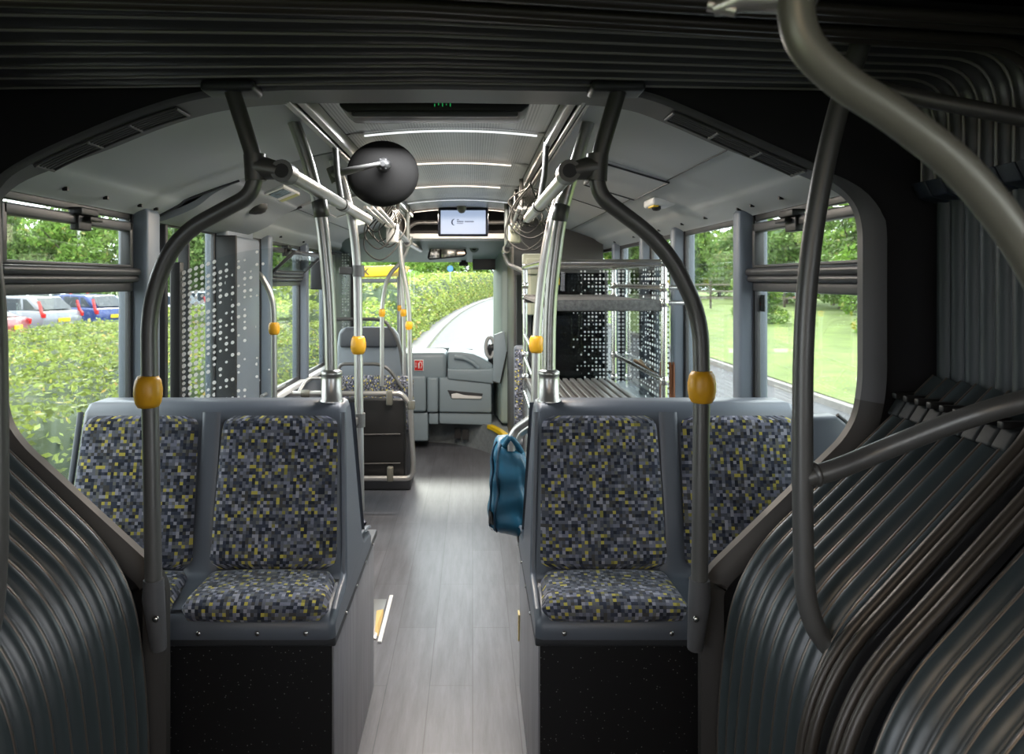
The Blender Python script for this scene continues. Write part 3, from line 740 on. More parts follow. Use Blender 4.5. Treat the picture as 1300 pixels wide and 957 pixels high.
# lengthwise ceiling handrails
for sg, x, z, ya, yb, lab in ((-1, -.504, 1.99, 2.07, 3.80, 'near polished handrail hanging lengthwise left of the aisle'), (1, .258, 1.985, 2.07, 3.66, 'near polished handrail hanging lengthwise right of the aisle'),
                              (-1, -.50, 1.985, 6.0, 7.6, 'far short handrail on the left beside the windscreen header'), (1, .256, 1.93, 5.9, 6.4, 'far short handrail stub at the dark cab wall')):
    t = thing('handrail', lab, 'handrail', (x, (ya+yb)/2, z))
    s = MB(); s.tube([(x, ya, z), (x, yb, z)], .0215, 18); s.build('tube', steel, t)
    s = MB()
    if ya < 3:
        for y in (3.05,): s.nxt(); s.tube([(x, y-.03, z), (x, y+.03, z)], .026, 14); s.tube([(x, y, z), (x+sg*.02, y, z+.12), (x+sg*.03, y, 2.25)], .012, 10)
        s.build('hanger', tube_grey, t)
    else:
        s.tube([(x, ya-.005, z), (x, ya+.09, z)], .032, 16); s.tube([(x, ya+.04, z), (x, ya+.04, 2.3)], .018, 10)
        c = s.build('hanger', tube_fore, t)
        s = MB(); s.tube([(x, ya-.009, z), (x, ya-.006, z)], .02, 14); s.build('tube_hole', black, c)
# poles standing on the seat tops
for pts, base, lab in (([P(362, 128, 2.65), P(385, 185, 2.65), P(407, 265, 2.66), P(419, 380, 2.67), P(421, 500, 2.68)], P(421, 490, 2.68), 'polished pole rising from the left double seat, in a wide sleeve'),
                       ([P(755, 128, 2.65), P(735, 195, 2.65), P(712, 270, 2.66), P(698, 380, 2.67), P(697, 495, 2.68)], P(697, 488, 2.68), 'polished pole rising from the right double seat, in a wide sleeve')):
    t = pole('seat_pole', lab, pts, .0215, steel, [.1, .3, .4, .3, .1])
    b = pts[-1]; s = MB()
    s.lathe([(.040, 1.286), (.040, 1.292), (.035, 1.296), (.035, 1.365), (.034, 1.375), (.036, 1.377), (.036, 1.388), (.024, 1.395)], Matrix.Translation((b.x, b.y, 0)), 24)
    s.build('sleeve', steel, t)
    collar(t, pts[0].lerp(pts[1], .25), pts[0]-pts[1], .028, .05, tube_grey, 'top_socket')
    m = pts[2]; collar(t, m, pts[1]-pts[3], .027, .06, tube_grey, 'joint_sleeve')
# second pair of poles, behind
t = pole('aisle_pole', 'polished pole with yellow stop button left of the aisle carrying the round black mirror', [P(404, 168, 3.46), P(430, 215, 3.46), P(447, 275, 3.46), P(454, 340, 3.46), P(457, 640, 3.46), P(457, 648, 3.46)], .0195, steel, [.1, .25, .25, .25, .1, .1], P(455, 438, 3.46), .034)
collar(t, P(407, 176, 3.46), P(404, 168, 3.46)-P(430, 215, 3.46), .026, .07, tube_grey, 'top_socket')
s = MB(); a = P(455, 344, 3.46); s.tube([a+Vector((0, 0, .025)), a+Vector((0, 0, -.025))], .027, 14); s.box(a.x-.085, a.x, a.y-.01, a.y+.012, a.z-.016, a.z+.018, .006); s.build('glass_clamp', tube_grey, t)
s = MB(); a = P(456, 533, 3.46); s.tube([a+Vector((0, 0, .03)), a+Vector((0, 0, -.03))], .027, 14); s.box(a.x-.055, a.x, a.y-.2, a.y+.012, a.z-.016, a.z+.018, .006); s.build('seat_clamp', tube_grey, t)
t = pole('aisle_pole', 'polished pole with yellow stop button right of the aisle, behind the right double seat', [P(716, 232, 3.6), P(702, 270, 3.6), P(690, 330, 3.6), P(681, 420, 3.6), P(679, 560, 3.6), P(678, 700, 3.6), P(677, 826, 3.6)], .0205, steel, [.1, .3, .3, .3, .1, .1, .1], P(681, 437, 3.6), .034)
collar(t, P(716, 232, 3.6), P(716, 232, 3.6)-P(702, 270, 3.6), .027, .07, tube_grey, 'top_socket')
s = MB(); a = P(716, 232, 3.6); s.tube([a, Vector((a.x, a.y, 2.24))], .02, 12); s.build('stub', tube_grey, t)
# mirror
t = thing('convex_mirror', 'big round black-backed mirror on an arm under the ceiling, left of the aisle', 'mirror', P(486, 222, 3.3))
c = P(486, 221, 3.22); Mm = Matrix.Translation(c) @ Matrix.Rotation(math.radians(90+12), 4, 'X') @ Matrix.Rotation(math.radians(4), 4, 'Y')
s = MB(); s.lathe([(.001, .032), (.05, .031), (.09, .026), (.125, .016), (.145, .004), (.150, -.006), (.146, -.012), (.10, -.012), (.001, -.012)], Mm @ Matrix.Diagonal((.98, .90, 1, 1)), 40); s.build('mirror_back', mat('mirror_back_rubber', (.010, .0095, .009), .8, spec=.2), t)
s = MB(); s.lathe([(.001, -.05), (.055, -.045), (.10, -.03), (.128, -.0125)], Mm, 32); s.build('mirror_glass', chrome, t)
s = MB(); h = P(487, 209, 3.15); s.lathe([(.028, -.02), (.03, 0), (.022, .018), (.010, .026)], Matrix.Translation(h) @ Matrix.Rotation(PI/2, 4, 'X'), 16)
for k in range(6):
    a = k*PI/3; s.box(h.x+.02*math.cos(a)-.004, h.x+.02*math.cos(a)+.004, h.y-.02, h.y, h.z+.02*math.sin(a)-.004, h.z+.02*math.sin(a)+.004, .002)
s.build('hub', black, t)
a = P(425, 221, 3.44); s = MB(); s.tube([a+Vector((0, -.01, 0)), P(442, 217, 3.12), h+Vector((-.01, -.03, 0))], [.018, .015, .008], 12); s.tube([a+Vector((-.012, 0, .03)), a+Vector((.012, 0, -.035))], .027, 14); s.build('arm', tube_grey, t)
s = MB(); s.lathe([(.008, 0), (.008, .004), (.002, .005)], Matrix.Translation(a+Vector((.03, -.018, 0))) @ Matrix.Rotation(PI/2, 4, 'X'), 10); s.build('bolt', black, t)
# cable loops on the rails
def cables(lab, x0, y0, y1, zt, zb, n, w, sd, sw):
    rr = random.Random(sd); t = thing('cable_bundle', lab, 'cable', (x0, y0, zb))
    for k in range(n):
        y = y0+(y1-y0)*rr.random(); x = x0+rr.uniform(-w, w); zb_ = zb+rr.uniform(0, .16); wd = rr.uniform(.04, .11)
        pts = catmull([(x-.01, y-.1, zt), (x-wd*.8+sw, y, (zt+zb_)/2+.04), (x-wd+sw, y+.03, zb_+.07), (x+sw, y, zb_), (x+wd+sw, y+.02, zb_+.08), (x+wd*.6, y+.05, (zt+zb_)/2+.05), (x+.02, y+.12, zt)], 8)
        s = MB(); s.tube(pts, .0045, 6); s.build('cable', cable_m, t)
    s = MB()
    for k in range(10):
        y = y0+(y1-y0)*k/9; s.tube([(x0-.03, y-.05, zt+.015), (x0+.0, y, zt-.055), (x0+.035, y+.05, zt+.01)], .006, 6)
    s.build('cable_coil', cable_m, t)
cables('bunch of thin dark cable loops hanging below the mirror, left of the aisle', -.50, 4.4, 5.2, 2.12, 1.82, 6, .03, 3, -.05)
cables('bunch of thin dark cable loops hanging right of the aisle, beside the polished poles', .31, 3.9, 4.5, 2.16, 1.86, 8, .035, 5, .0)
for x, lab in ((-.505, 'left pair of thin grey hanging tubes running from the ceiling rail to the far handrail'), (.262, 'right pair of thin grey hanging tubes running from the ceiling rail to the far handrail')):
    t = thing('hanging_tubes', lab, 'tube', (x, 5.0, 2.0))
    s = MB()
    for d in (-.03, .0, .03): s.tube([(x+d, 3.95+d, 2.06), (x+d*.6, 5.95 if x < 0 else 5.88, 1.99 if x < 0 else 1.95)], .010, 8)
    s.build('tube', steel, t)
    s = MB(); s.box(x-.035, x+.04, 4.9, 5.0, 1.93, 2.05, .01); s.build('plate', beige if x > 0 else white, t)
    s = MB()
    for y in (4.2, 4.7, 5.3): s.nxt(); s.tube([(x, y, 2.07), (x, y+.03, 2.24)], .012, 8)
    s.each('hanger', tube_grey, t)

# ceiling display board at the joint
t = thing('display_board', 'long black display board with faint green digits under the front ceiling', 'display', (-.12, 2.5, 2.2))
s = MB(); s.prism([(-.41, 2.262), (.175, 2.262), (.175, 2.235), (.150, 2.215), (-.385, 2.215), (-.41, 2.235)], 2.42, 2.6, 'y', .006); s.build('housing', black, t)
s = MB(); s.box(-.37, .14, 2.40, 2.43, 2.198, 2.215, .006); s.build('lower_lip', lip_m, t)
s = MB()
for k in range(5): s.box(-.118+.012*k, -.115+.012*k, 2.4175, 2.4195, 2.232+.004*(k % 2), 2.240+.004*(k % 3))
s.build('digit', mat('green_digit', (0, .05, 0), .4, emit=((.05, .8, .2), .25)), t)
# passenger screen
t = thing('passenger_screen', 'black-framed flat screen with pale blue picture hanging below the ceiling end', 'screen', (-.08, 6.4, 2.06))
a = P(556, 263, 6.4); b = P(620, 300, 6.4)
s = MB(); s.box(a.x, b.x, 6.4, 6.44, b.z, a.z, .012); s.build('frame', mat('screen_frame', (.008, .01, .02), .35), t)
a2 = P(559.5, 267, 6.398); b2 = P(616.5, 297, 6.398)
s = MB(); s.box(a2.x, b2.x, 6.394, 6.399, b2.z, a2.z); sc_ = s.build('picture', screen_m, t)
ink = mat('screen_ink', (.01, .01, .03), .5, emit=((.02, .03, .09), .5))
s = MB(); cc = P(578.5, 282, 6.392)
s.tube([cc+Vector((-.004+.026*math.cos(q), 0, .026*math.sin(q))) for q in [PI*.55+k*PI*.9/12 for k in range(13)]], [.001+.005*math.sin(PI*k/12) for k in range(13)], 6)
for x0, x1, y0, y1 in ((580, 583, 278.4, 279.4), (580.2, 588.5, 280.5, 282), (590, 601.5, 280.5, 282), (580.2, 588, 283.2, 284)):
    x = x0
    while x < x1:
        q0 = P(x, y0, 6.392); q1 = P(min(x+.75, x1), y1, 6.392); s.box(q0.x, q1.x, 6.390, 6.393, q1.z, q0.z); x += 1.0
s.build('logo', ink, sc_)
s = MB(); q = P(586, 263, 6.36); s.lathe([(.001, -.05), (.02, -.045), (.038, -.02), (.04, .03)], Matrix.Translation(q), 16); s.build('sensor_dome', tube_fore, t)
# driver interior mirror
t = thing('interior_mirror', 'wide trapezoid driver mirror with divided glass on the pale header', 'mirror', P(568, 318, 7.6))
q = [P(*c, 7.55) for c in ((549, 304.5), (588, 304.5), (593, 322), (589, 326), (545, 330), (542.5, 327))]
s = MB(); s.prism([(v.x, v.z) for v in q], 7.52, 7.58, 'y', .01); s.build('mirror_frame', black, t)
s = MB(); pn = [P(*c, 7.515) for c in ((550, 306.5), (558, 306.3), (558, 327), (545, 328))]; s.prism([(v.x, v.z) for v in pn], 7.512, 7.518, 'y')
pn = [P(*c, 7.515) for c in ((560.5, 306.3), (586.5, 306.3), (590.5, 322), (587.5, 324.5), (560.5, 326.8))]; s.prism([(v.x, v.z) for v in pn], 7.512, 7.518, 'y'); s.build('mirror_glass', mat('mirror_silver', (.75, .75, .75), .03, 1), t)
t = thing('camera_dome', 'small round grey camera knob beside the driver mirror', 'camera', P(601, 316, 7.6))
q = P(602, 315, 7.5); s = MB(); s.lathe([(.045, 0), (.045, .012), (.034, .02), (.03, .012)], Matrix.Translation(q) @ Matrix.Rotation(PI/2, 4, 'X'), 20); s.lathe([(.03, 0), (.03, .3)], Matrix.Translation(q) @ Matrix.Rotation(-PI/2, 4, 'X'), 14); s.build('ring', dash_l, t)
s = MB(); s.lathe([(.028, .0), (.02, .016), (.001, .02)], Matrix.Translation(q) @ Matrix.Rotation(PI/2, 4, 'X'), 16); s.build('lens', black, t)
t = thing('sun_visor', 'dark sun blind strip at the top right of the windscreen', 'blind', P(615, 336, 8.1))
a = P(600, 332, 8.1); b = P(631, 342.5, 8.1); s = MB(); s.box(a.x, b.x, 8.1, 8.14, b.z, a.z+.06, .006); s.build('blind', frame_m, t)
s = MB(); a = P(588, 335, 8.2); s.tube([(a.x-.04, 8.2, a.z), (a.x+.05, 8.2, a.z)], .022, 10); s.box(a.x-.02, a.x+.03, 8.18, 8.22, a.z, a.z+.1); s.build('bracket', black, t)

# ================================================================== DASHBOARD
def pbox(s, x0, x1, y0, y1, Y, d, r=.015):
    a = P(x0, y0, Y); b = P(x1, y1, Y); s.box(a.x, b.x, Y, Y+d, b.z, a.z, r)
t = thing('dashboard', 'pale blue-grey moulded dashboard with storage drawers below the windscreen', 'dashboard', (-.3, 7.9, .27))
s = MB(); pbox(s, 440, 567, 447.5, 483, 7.85, .5, .05); s.build('left_console', dash_m, t)
s = MB(); YD = 7.8
top = [P(*c, YD) for c in ((568, 447), (585, 447.5), (601, 450), (612, 455), (626, 464), (627, 487), (568, 480))]
s.prism([(v.x, v.z) for v in top], YD+.06, YD+.5, 'y', .02)
a = P(568, 462, YD); lowp = [P(*c, YD) for c in ((568, 468), (606, 468.5), (627, 468), (627, 487), (568, 481))]
s.prism([(v.x, v.z) for v in lowp], YD-.02, YD+.12, 'y', .015); s.build('instrument_binnacle', dash_m, t)
s = MB(); rim = catmull([P(*c, YD+.04) for c in ((577, 453), (590, 455), (600, 460), (608, 467))], 6); s.tube(rim, .022, 10); s.build('binnacle_rim', dash_m, t)
s = MB(); pbox(s, 470, 541, 477, 523, 7.84, .4, .025); s.build('cabinet_door', dash_m, t)
s = MB(); pbox(s, 470, 543.5, 524, 560, 7.88, .35, .015); s.build('lower_cabinet', dash_m, t)
s = MB(); pbox(s, 542, 556.5, 479, 524, 7.83, .4, .025); pbox(s, 544.5, 556.5, 524.5, 538.5, 7.86, .3, .01); s.build('centre_panel', dash_m, t)
# big drawer with recess
s = MB()
top = [P(*c, YD) for c in ((557.5, 479), (624, 484.5), (624.5, 524.5), (557.5, 523.5))]
s.prism([(v.x, v.z) for v in top], YD, YD+.35, 'y', .02)
top = [P(*c, YD) for c in ((557.5, 524.5), (624.5, 525.5), (624.5, 541), (557.5, 538.5))]
s.prism([(v.x, v.z) for v in top], YD+.03, YD+.3, 'y', .012); dr = s.build('drawer', dash_m, t)
s = MB(); rc = [P(*c, YD) for c in ((568, 495), (613, 499.5), (611, 506.5), (573, 505.5))]; s.prism([(v.x, v.z) for v in rc], YD-.006, YD+.004, 'y', .002); s.build('recess', trim_dark, dr)
s = MB(); rc = [P(*c, YD) for c in ((573, 500), (580, 498.8), (590, 501.5), (612, 503), (610.5, 506.3), (573.5, 505.3))]; s.prism([(v.x, v.z) for v in rc], YD-.014, YD-.004, 'y', .003); s.build('handle', white, dr)
t = thing('fire_sign', 'red square sign with white arrow and flame on the dashboard', 'sign', P(531, 464, 7.8))
a = P(525.2, 457, 7.8); b = P(537.4, 471.5, 7.8)
s = MB(); s.box(a.x, b.x, 7.838, 7.848, b.z, a.z, .004); s.build('plate', white, t)
s = MB(); s.box(a.x+.007, b.x-.007, 7.834, 7.839, b.z+.007, a.z-.007, .004); s.build('field', red, t)
s = MB(); cx_ = (a.x+b.x)/2; cz_ = (a.z+b.z)/2
s.box(cx_-.030, cx_-.025, 7.830, 7.834, cz_-.01, cz_+.03); s.prism([(cx_-.038, cz_-.008), (cx_-.017, cz_-.008), (cx_-.0275, cz_-.024)], 7.830, 7.834, 'y')
s.box(cx_-.006, cx_+.008, 7.830, 7.834, cz_-.03, cz_+.022, .003); s.tube([Vector((cx_+.001, 7.832, cz_+.02)), Vector((cx_+.014, 7.832, cz_+.036)), Vector((cx_+.028, 7.832, cz_+.03)), Vector((cx_+.032, 7.832, cz_)), Vector((cx_+.02, 7.832, cz_-.03))], .004, 6)
s.build('pictogram', white, t)
t = thing('floor_grille', 'dark ribbed air grille pair in the step riser under the drawers', 'vent', (-.12, 7.9, .05))
s = MB()
for x0, x1 in ((577, 585), (587, 595)):
    a = P(x0, 543, 8.02); b = P(x1, 558, 8.02); yy = 8.05 if x0 < 580 else 7.99
    s.box(a.x, b.x, yy-.03, yy, b.z+.01, a.z-.005, .003)
    for k in range(6): s.box(a.x+(b.x-a.x)*(k+.3)/6.3, a.x+(b.x-a.x)*(k+.6)/6.3, yy-.036, yy-.028, b.z+.02, a.z-.01)
s.build('grille', frame_m, t)
t = thing('wiper', 'thin black wiper arm lying along the bottom of the windscreen', 'wiper', (-.3, 8.45, .93))
s = MB(); s.tube([P(527, 443.5, 8.45), P(560, 442, 8.45), P(600, 443.8, 8.45)], .008, 8); s.tube([P(560, 442, 8.45), P(575, 447, 8.46)], .01, 8); s.build('blade', black, t)
t = thing('steering_column', 'round pale steering wheel hub and dark column beside the front pillar', 'steering wheel', P(620, 440, 8.0))
q = P(622, 441, 7.9); s = MB(); s.tube([q+Vector((.075*math.cos(a)*.55, .02*math.sin(a), .10*math.sin(a))) for a in [k*2*PI/24 for k in range(24)]], .018, 10, closed=True); s.build('wheel_rim', mat('wheel_grey', (.35, .36, .36), .35), t)
s = MB(); s.lathe([(.001, -.03), (.035, -.02), (.04, .02), (.03, .05)], Matrix.Translation(q+Vector((.005, 0, 0))) @ Matrix.Rotation(PI/2, 4, 'Y'), 16); s.tube([q, q+Vector((.02, .1, -.25))], .03, 10); s.build('hub', trim_dark, t)
# grey-green panel with clear edge at the front pillar
t = thing('cab_side_panel', 'pale green-grey slanted panel with dark edge at the front pillar', 'panel', P(632, 480, 7.6))
q = [P(*c, 7.62) for c in ((627, 425), (640, 420), (643.5, 446), (635, 486), (625.5, 484))]
s = MB(); s.prism([(v.x, v.z) for v in q], 7.60, 7.63, 'y', .004); s.build('panel', dash_m, t)
s = MB(); s.tube([q[2]+Vector((0, -.02, 0)), q[3]+Vector((0, -.02, 0)), q[4]+Vector((0, -.02, 0))], .006, 6); s.build('edge', black, t)

# ================================================================== MID-LEFT: glazed partitions, wheelchair bay, tip-up seat
t = thing('glass_partition', 'glass screen printed with white dots behind the left double seat', 'partition', (-1.0, 3.35, 0))
def gp(u, v):
    x = -1.245+u*.41; zt = 1.735+.10*math.sin(u*PI*.5); return (x, 3.36, .45+v*(zt-.45))
s = MB(); s.grid(gp, 12, 6, lambda u, v: (u*.41, v*1.35)); s.build('pane', dots, t)
s = MB(); s.box(-1.285, -1.24, 3.34, 3.385, 0, 1.775, .006); s.build('post', black, t)
s = MB(); s.box(-.99, -.84, 3.352, 3.358, 1.40, 1.47, .002); s.box(-.99, -.84, 3.352, 3.358, 1.30, 1.375, .002)
t2 = thing('door_grab_rail', 'bent chrome pole with yellow stop button at the far side of the left door', 'pole', P(348, 505, 4.6))
s = MB(); s.tube(fillet([P(316, 345, 4.6), P(330, 347, 4.6), P(347, 378, 4.6), P(348, 420, 4.6), P(349, 640, 4.6)], .13), .0165, 14); s.build('tube', steel, t2)
button(P(348, 417, 4.6), (0, 0, 1), t2, .033, .07)
t2 = thing('sill_rails', 'two thin slanting rails under the far left window beside the door pole', 'rail', P(330, 490, 4.7))
s = MB(); s.tube([P(318, 487, 4.75), P(347, 474, 5.3)], .012, 8); s.tube([P(332, 503, 4.8), P(372, 482, 6.0)], .012, 8); s.build('tube', steel, t2)
# wheelchair bay rail
YW = 5.6
t = thing('bay_rail', 'steel rail frame with clamps holding a black padded board beside the aisle', 'rail', (-.8, YW, 0))
s = MB(); s.tube(fillet([P(352, 499.5, YW), P(500, 499.5, YW), P(545-36, 499.5, YW), P(522, 514, YW)], .05), .018, 12); s.build('top_rail', steel, t)
s = MB(); s.tube(fillet([P(440, 607, YW), P(523, 607, YW), P(525, 590, YW), P(520, 515, YW)], .05), .0185, 12); s.build('lower_rail', steel, t)
s = MB()
for x, y in ((388, 499.5), (522, 514)): a = P(x, y, YW); s.nxt(); s.lathe([(.026, -.03), (.028, -.02), (.028, .02), (.026, .03)], Matrix.Translation(a) @ (Matrix.Rotation(PI/2, 4, 'Y') if x < 400 else Matrix.Identity(4)), 14)
for x, y in ((494, 505), (495, 602)):
    a = P(x, y, YW-.03); s.nxt(); s.box(a.x-.022, a.x+.022, YW-.03, YW+.02, a.z-.055, a.z+.05, .01)
s.each('clamp', tube_fore, t)
s = MB(); s.tube(fillet([P(378, 500, YW), P(390, 480, YW+.1), P(420, 480, YW+.3)], .05), .013, 10); s.build('branch', steel, t)
t = thing('wheelchair_pad', 'black padded wheelchair backboard fixed inside the steel rail frame', 'backrest', (-.62, YW+.08, .1))
a = P(430, 506, YW+.06); b = P(515, 610, YW+.06)
s = MB(); s.box(a.x, b.x, YW+.05, YW+.12, b.z, a.z, .02); s.build('board', pad_m, t)
s = MB()
for y in (552, 589): c = P(430, y, YW+.04); d = P(508, y-1, YW+.04); s.nxt(); s.tube([c, d], .006, 6)
s.each('strap', tube_dark, t)
# tip-up seat facing the viewer
t = thing('tip_up_seat', 'grey single seat with dark head pad and tipped-up patterned cushion behind the black pad', 'seat', (-.82, 6.6, 0))
def shellprof(pts, Y, d, r): return [(P(x, y, Y).x, P(x, y, Y).z) for x, y in pts]
q = shellprof([(425, 500), (427, 440), (430, 420), (436, 415.5), (498, 415.5), (505, 425), (512, 455), (514, 500)], 6.7, 0, 0)
s = MB(); s.prism(q, 6.7, 6.82, 'y', .03); s.build('backrest', mat('seat_back_grey', (.19, .215, .24), .4), t)
q = shellprof([(431, 441), (431, 423), (438, 416), (498, 416), (503, 424), (505, 441)], 6.67, 0, 0)
s = MB(); s.prism(q, 6.66, 6.72, 'y', .02); s.build('head_pad', mat('head_pad_dark', (.05, .055, .065), .5), t)
def fp(u, v):
    a = 2*u-1; b = 2*v-1; k = (max(0, 1-abs(a)**6)*max(0, 1-abs(b)**6))**.35
    return (-.80+a*.33, 6.28-.07*k, .52+v*.42-(.03*abs(a)**4 if v > .5 else 0))
s = MB(); s.grid(fp, 20, 16, lambda u, v: (u*.8*1.0, v*.42)); s.box(-1.12, -.49, 6.28, 6.34, .5, .93, .03); s.build('cushion', fab, t)
s = MB(); s.box(-1.1, -.5, 6.35, 6.75, 0, .5, .02); s.build('base', trim_dark, t)
s = MB(); s.tube(fillet([P(426, 405, 6.6), P(478, 405, 6.6), P(490, 408, 6.6), P(507, 436, 6.6), P(512, 475, 6.6)], .1), .014, 10); s.build('head_rail', tube_dark, t)
s = MB(); s.tube(fillet([P(428, 474, 6.2), P(432, 462, 6.2), P(490, 462, 6.2), P(510, 492, 6.2)], .1), .014, 10); s.build('grab_rail', tube_grey, t)
# far poles
pole('far_pole', 'bent far pole with stop button standing in front of the tip-up seat', [P(485, 490, 6.15), P(485, 385, 6.15), P(492, 350, 6.15), P(512, 330, 6.15), P(522, 300, 6.15)], .0165, steel, .25, P(485, 397, 6.15), .026)
pole('far_pole', 'bent pole with lowest stop button rising from the rail frame corner', [P(525, 600, 5.6), P(521.5, 514, 5.6), P(519, 380, 5.6), P(510, 335, 5.6), P(507, 300, 5.6)], .0175, steel, .3, P(519, 413, 5.6), .026)
pole('far_pole', 'straight thin pole with middle stop button behind the rail frame corner', [P(514, 585, 6.4), P(513, 400, 6.4), P(509, 345, 6.4), P(515, 310, 6.4)], .0165, steel, .3, P(512, 397, 6.4), .026)
pole('far_pole', 'far straight pole with smallest stop button near the windscreen', [P(508, 520, 7.3), P(508, 340, 7.3), P(514, 318, 7.3)], .0165, steel, .15, P(507.5, 391, 7.3), .024)
s_ = pole('cab_pole', 'bent grey pole running from the far right handrail end down to the luggage rack', [P(640, 322, 6.0), P(645, 335, 6.0), P(672, 348, 5.7)], .018, tube_grey, .08)
# dark left-front panels with dotted glass
s = MB(); s.box(XL+.0, XL+.10, 7.02, 8.1, 1.0, 1.95, .01); s.build('wall_front_left', trim_dark, kind='structure')
t = thing('dotted_screen', 'narrow dark glass screen with dense white dots left of the windscreen', 'partition', P(432, 430, 7.3))
def gq(u, v): a = P(423+u*20, 470-v*150, 7.4); return (a.x, 7.4, a.z)
s = MB(); s.grid(gq, 2, 6, lambda u, v: (u*.15, v*1.1)); s.build('pane', dots, t)
s = MB(); a = P(413, 325, 7.42); b = P(425, 475, 7.42); s.box(a.x, b.x, 7.40, 7.44, b.z, a.z, .006); s.build('post', black, t)
t = thing('wall_box', 'small dark tilted box high on the left wall beyond the vent window', 'box', (XL+.06, 6.6, 1.75))
s = MB(); s.box(XL+.02, XL+.12, 6.35, 6.95, 1.62, 1.92, .012); s.build('housing', trim_dark, t)

# ================================================================== LUGGAGE RACK (right)
RX0, RX1, RY0, RY1 = .352, .948, 3.9, 5.28
t = thing('luggage_rack', 'tall chrome tube luggage rack with mid shelf and slatted deck behind the right seats', 'rack', ((RX0+RX1)/2, (RY0+RY1)/2, 0))
for x, y in ((RX0, RY0), (RX1, RY0), (RX0, RY1), (RX1, RY1)):
    s = MB(); s.tube([(x, y, .55), (x, y, 1.79)], .0165, 14); s.build('post', chrome, t)
s = MB(); s.tube([(RX0, RY0, 1.785), (RX1, RY0, 1.785)], .0165, 12); s.nxt(); s.tube([(RX0, RY1, 1.785), (RX1, RY1, 1.785)], .0165, 12); s.nxt(); s.tube([(RX1, RY0, 1.785), (RX1, RY1, 1.785)], .0165, 12); s.nxt(); s.tube([(RX0, RY0, 1.785), (RX0, RY1, 1.785)], .0165, 12)
s.each('top_rail', chrome, t)
s = MB(); s.tube([(RX1, RY0, 1.66), (RX1, RY1, 1.66)], .013, 12); s.nxt(); s.tube([(RX1, RY0, 1.20), (RX1, RY1, 1.20)], .013, 12)
for z in (1.33, 1.18, .95): s.nxt(); s.tube([(RX0, RY0, z-.08), (RX0, RY1, z)], .014, 12)
s.each('side_rail', chrome, t)
s = MB(); s.box(RX0-.01, RX1+.01, RY0-.01, RY0+.03, 1.545, 1.60, .006); s.box(RX0-.01, RX1+.01, RY0, RY1, 1.575, 1.59); s.box(RX0-.01, RX1+.01, RY1-.03, RY1+.01, 1.545, 1.60, .006); s.build('shelf', mat('shelf_carpet', (.10, .10, .10), .7, noise=(60, .4)), t)
s = MB()
for k in range(12):
    x = RX0+.01+k*(RX1-RX0-.02)/12; s.nxt(); s.box(x, x+.030, RY0, RY1, 1.02, 1.040, .004)
s.each('deck_slat', steel, t)
s = MB(); s.box(RX0, RX1, RY0, RY1, 1.0, 1.02); s.build('deck_base', trim_dark, t)
s = MB()
for x, y in ((RX0, RY0), (RX1, RY0), (RX1, RY1), (RX0, RY1)):
    for z in (1.785, 1.66, 1.585, 1.20, 1.05): s.nxt(); s.lathe([(.019, -.02), (.0225, -.016), (.0225, .016), (.019, .02)], Matrix.Translation((x, y, z)), 12)
for z in (1.66, 1.585): s.nxt(); s.tube([(RX1, RY0, z), (RX1+.12, RY0, z)], .012, 10)
s.each('joint_clamp', chrome, t)
s = MB(); s.box(RX0+.01, XR-.01, RY0, 5.6, 0, .98, .01); s.build('wheel_arch_box', vinyl, t)
t = thing('glass_partition', 'dotted glass screen at the far end of the luggage rack', 'partition', (.68, 5.42, .98))
s = MB(); s.grid(lambda u, v: (1.02-u*.62, 5.42, .99+v*.80), 4, 4, lambda u, v: (u*.62, v*.80)); s.build('pane', dots, t)
t = thing('glass_partition', 'added dotted pane imitating reflected dots along the window side of the luggage rack', 'partition', (.99, 4.6, .98))
s = MB(); s.grid(lambda u, v: (.995, 3.98+u*1.38, .99+v*.80), 4, 4, lambda u, v: (.0+u*.62, v*.80)); s.build('pane', dots, t)  # pane added to stand in for a reflection of the printed dots
# hand brush leaning by the rack
t = thing('broom', 'small wooden broom with brown bristles leaning behind the rack post by the window', 'broom', (1.03, 4.05, .99))
a = P(845, 462, 4.15); b = P(810, 452, 4.6)
s = MB(); s.tube([P(842, 482, 4.2), P(806, 458, 4.75)], .011, 10); s.build('handle', mat('pale_wood', (.45, .27, .14), .5), t)
s = MB(); rr = random.Random(4)
for k in range(120):
    x = rr.uniform(838, 856); q0 = P(x, 459+rr.uniform(0, 5), 4.12+rr.uniform(-.03, .03)); q1 = P(x*.98+847*.02+rr.uniform(-1, 1), 510, 4.15); s.tube([q0, q1], .0028, 4, False)
s.build('bristle', mat('brown_bristle', (.16, .055, .02), .7), t)['kind'] = 'stuff'
# pale cabinet
t = thing('electrical_cabinet', 'pale yellow-green cabinet high at the cab wall behind the poles', 'cabinet', P(680, 350, 5.6))
a = P(664, 322, 5.62); b = P(699, 400, 5.62); s = MB(); s.box(a.x, b.x, 5.62, 5.74, b.z, a.z, .01); s.build('body', beige, t)
s = MB(); a = P(668, 328, 5.61); b = P(697, 348, 5.61); s.box(a.x, b.x, 5.60, 5.63, b.z, a.z, .006); s.build('door', beige, t)
s = MB(); a = P(705, 356, 5.6); s.box(a.x, a.x+.03, 5.6, 5.62, a.z-.03, a.z+.02); s.build('tag_light', yel2, t)
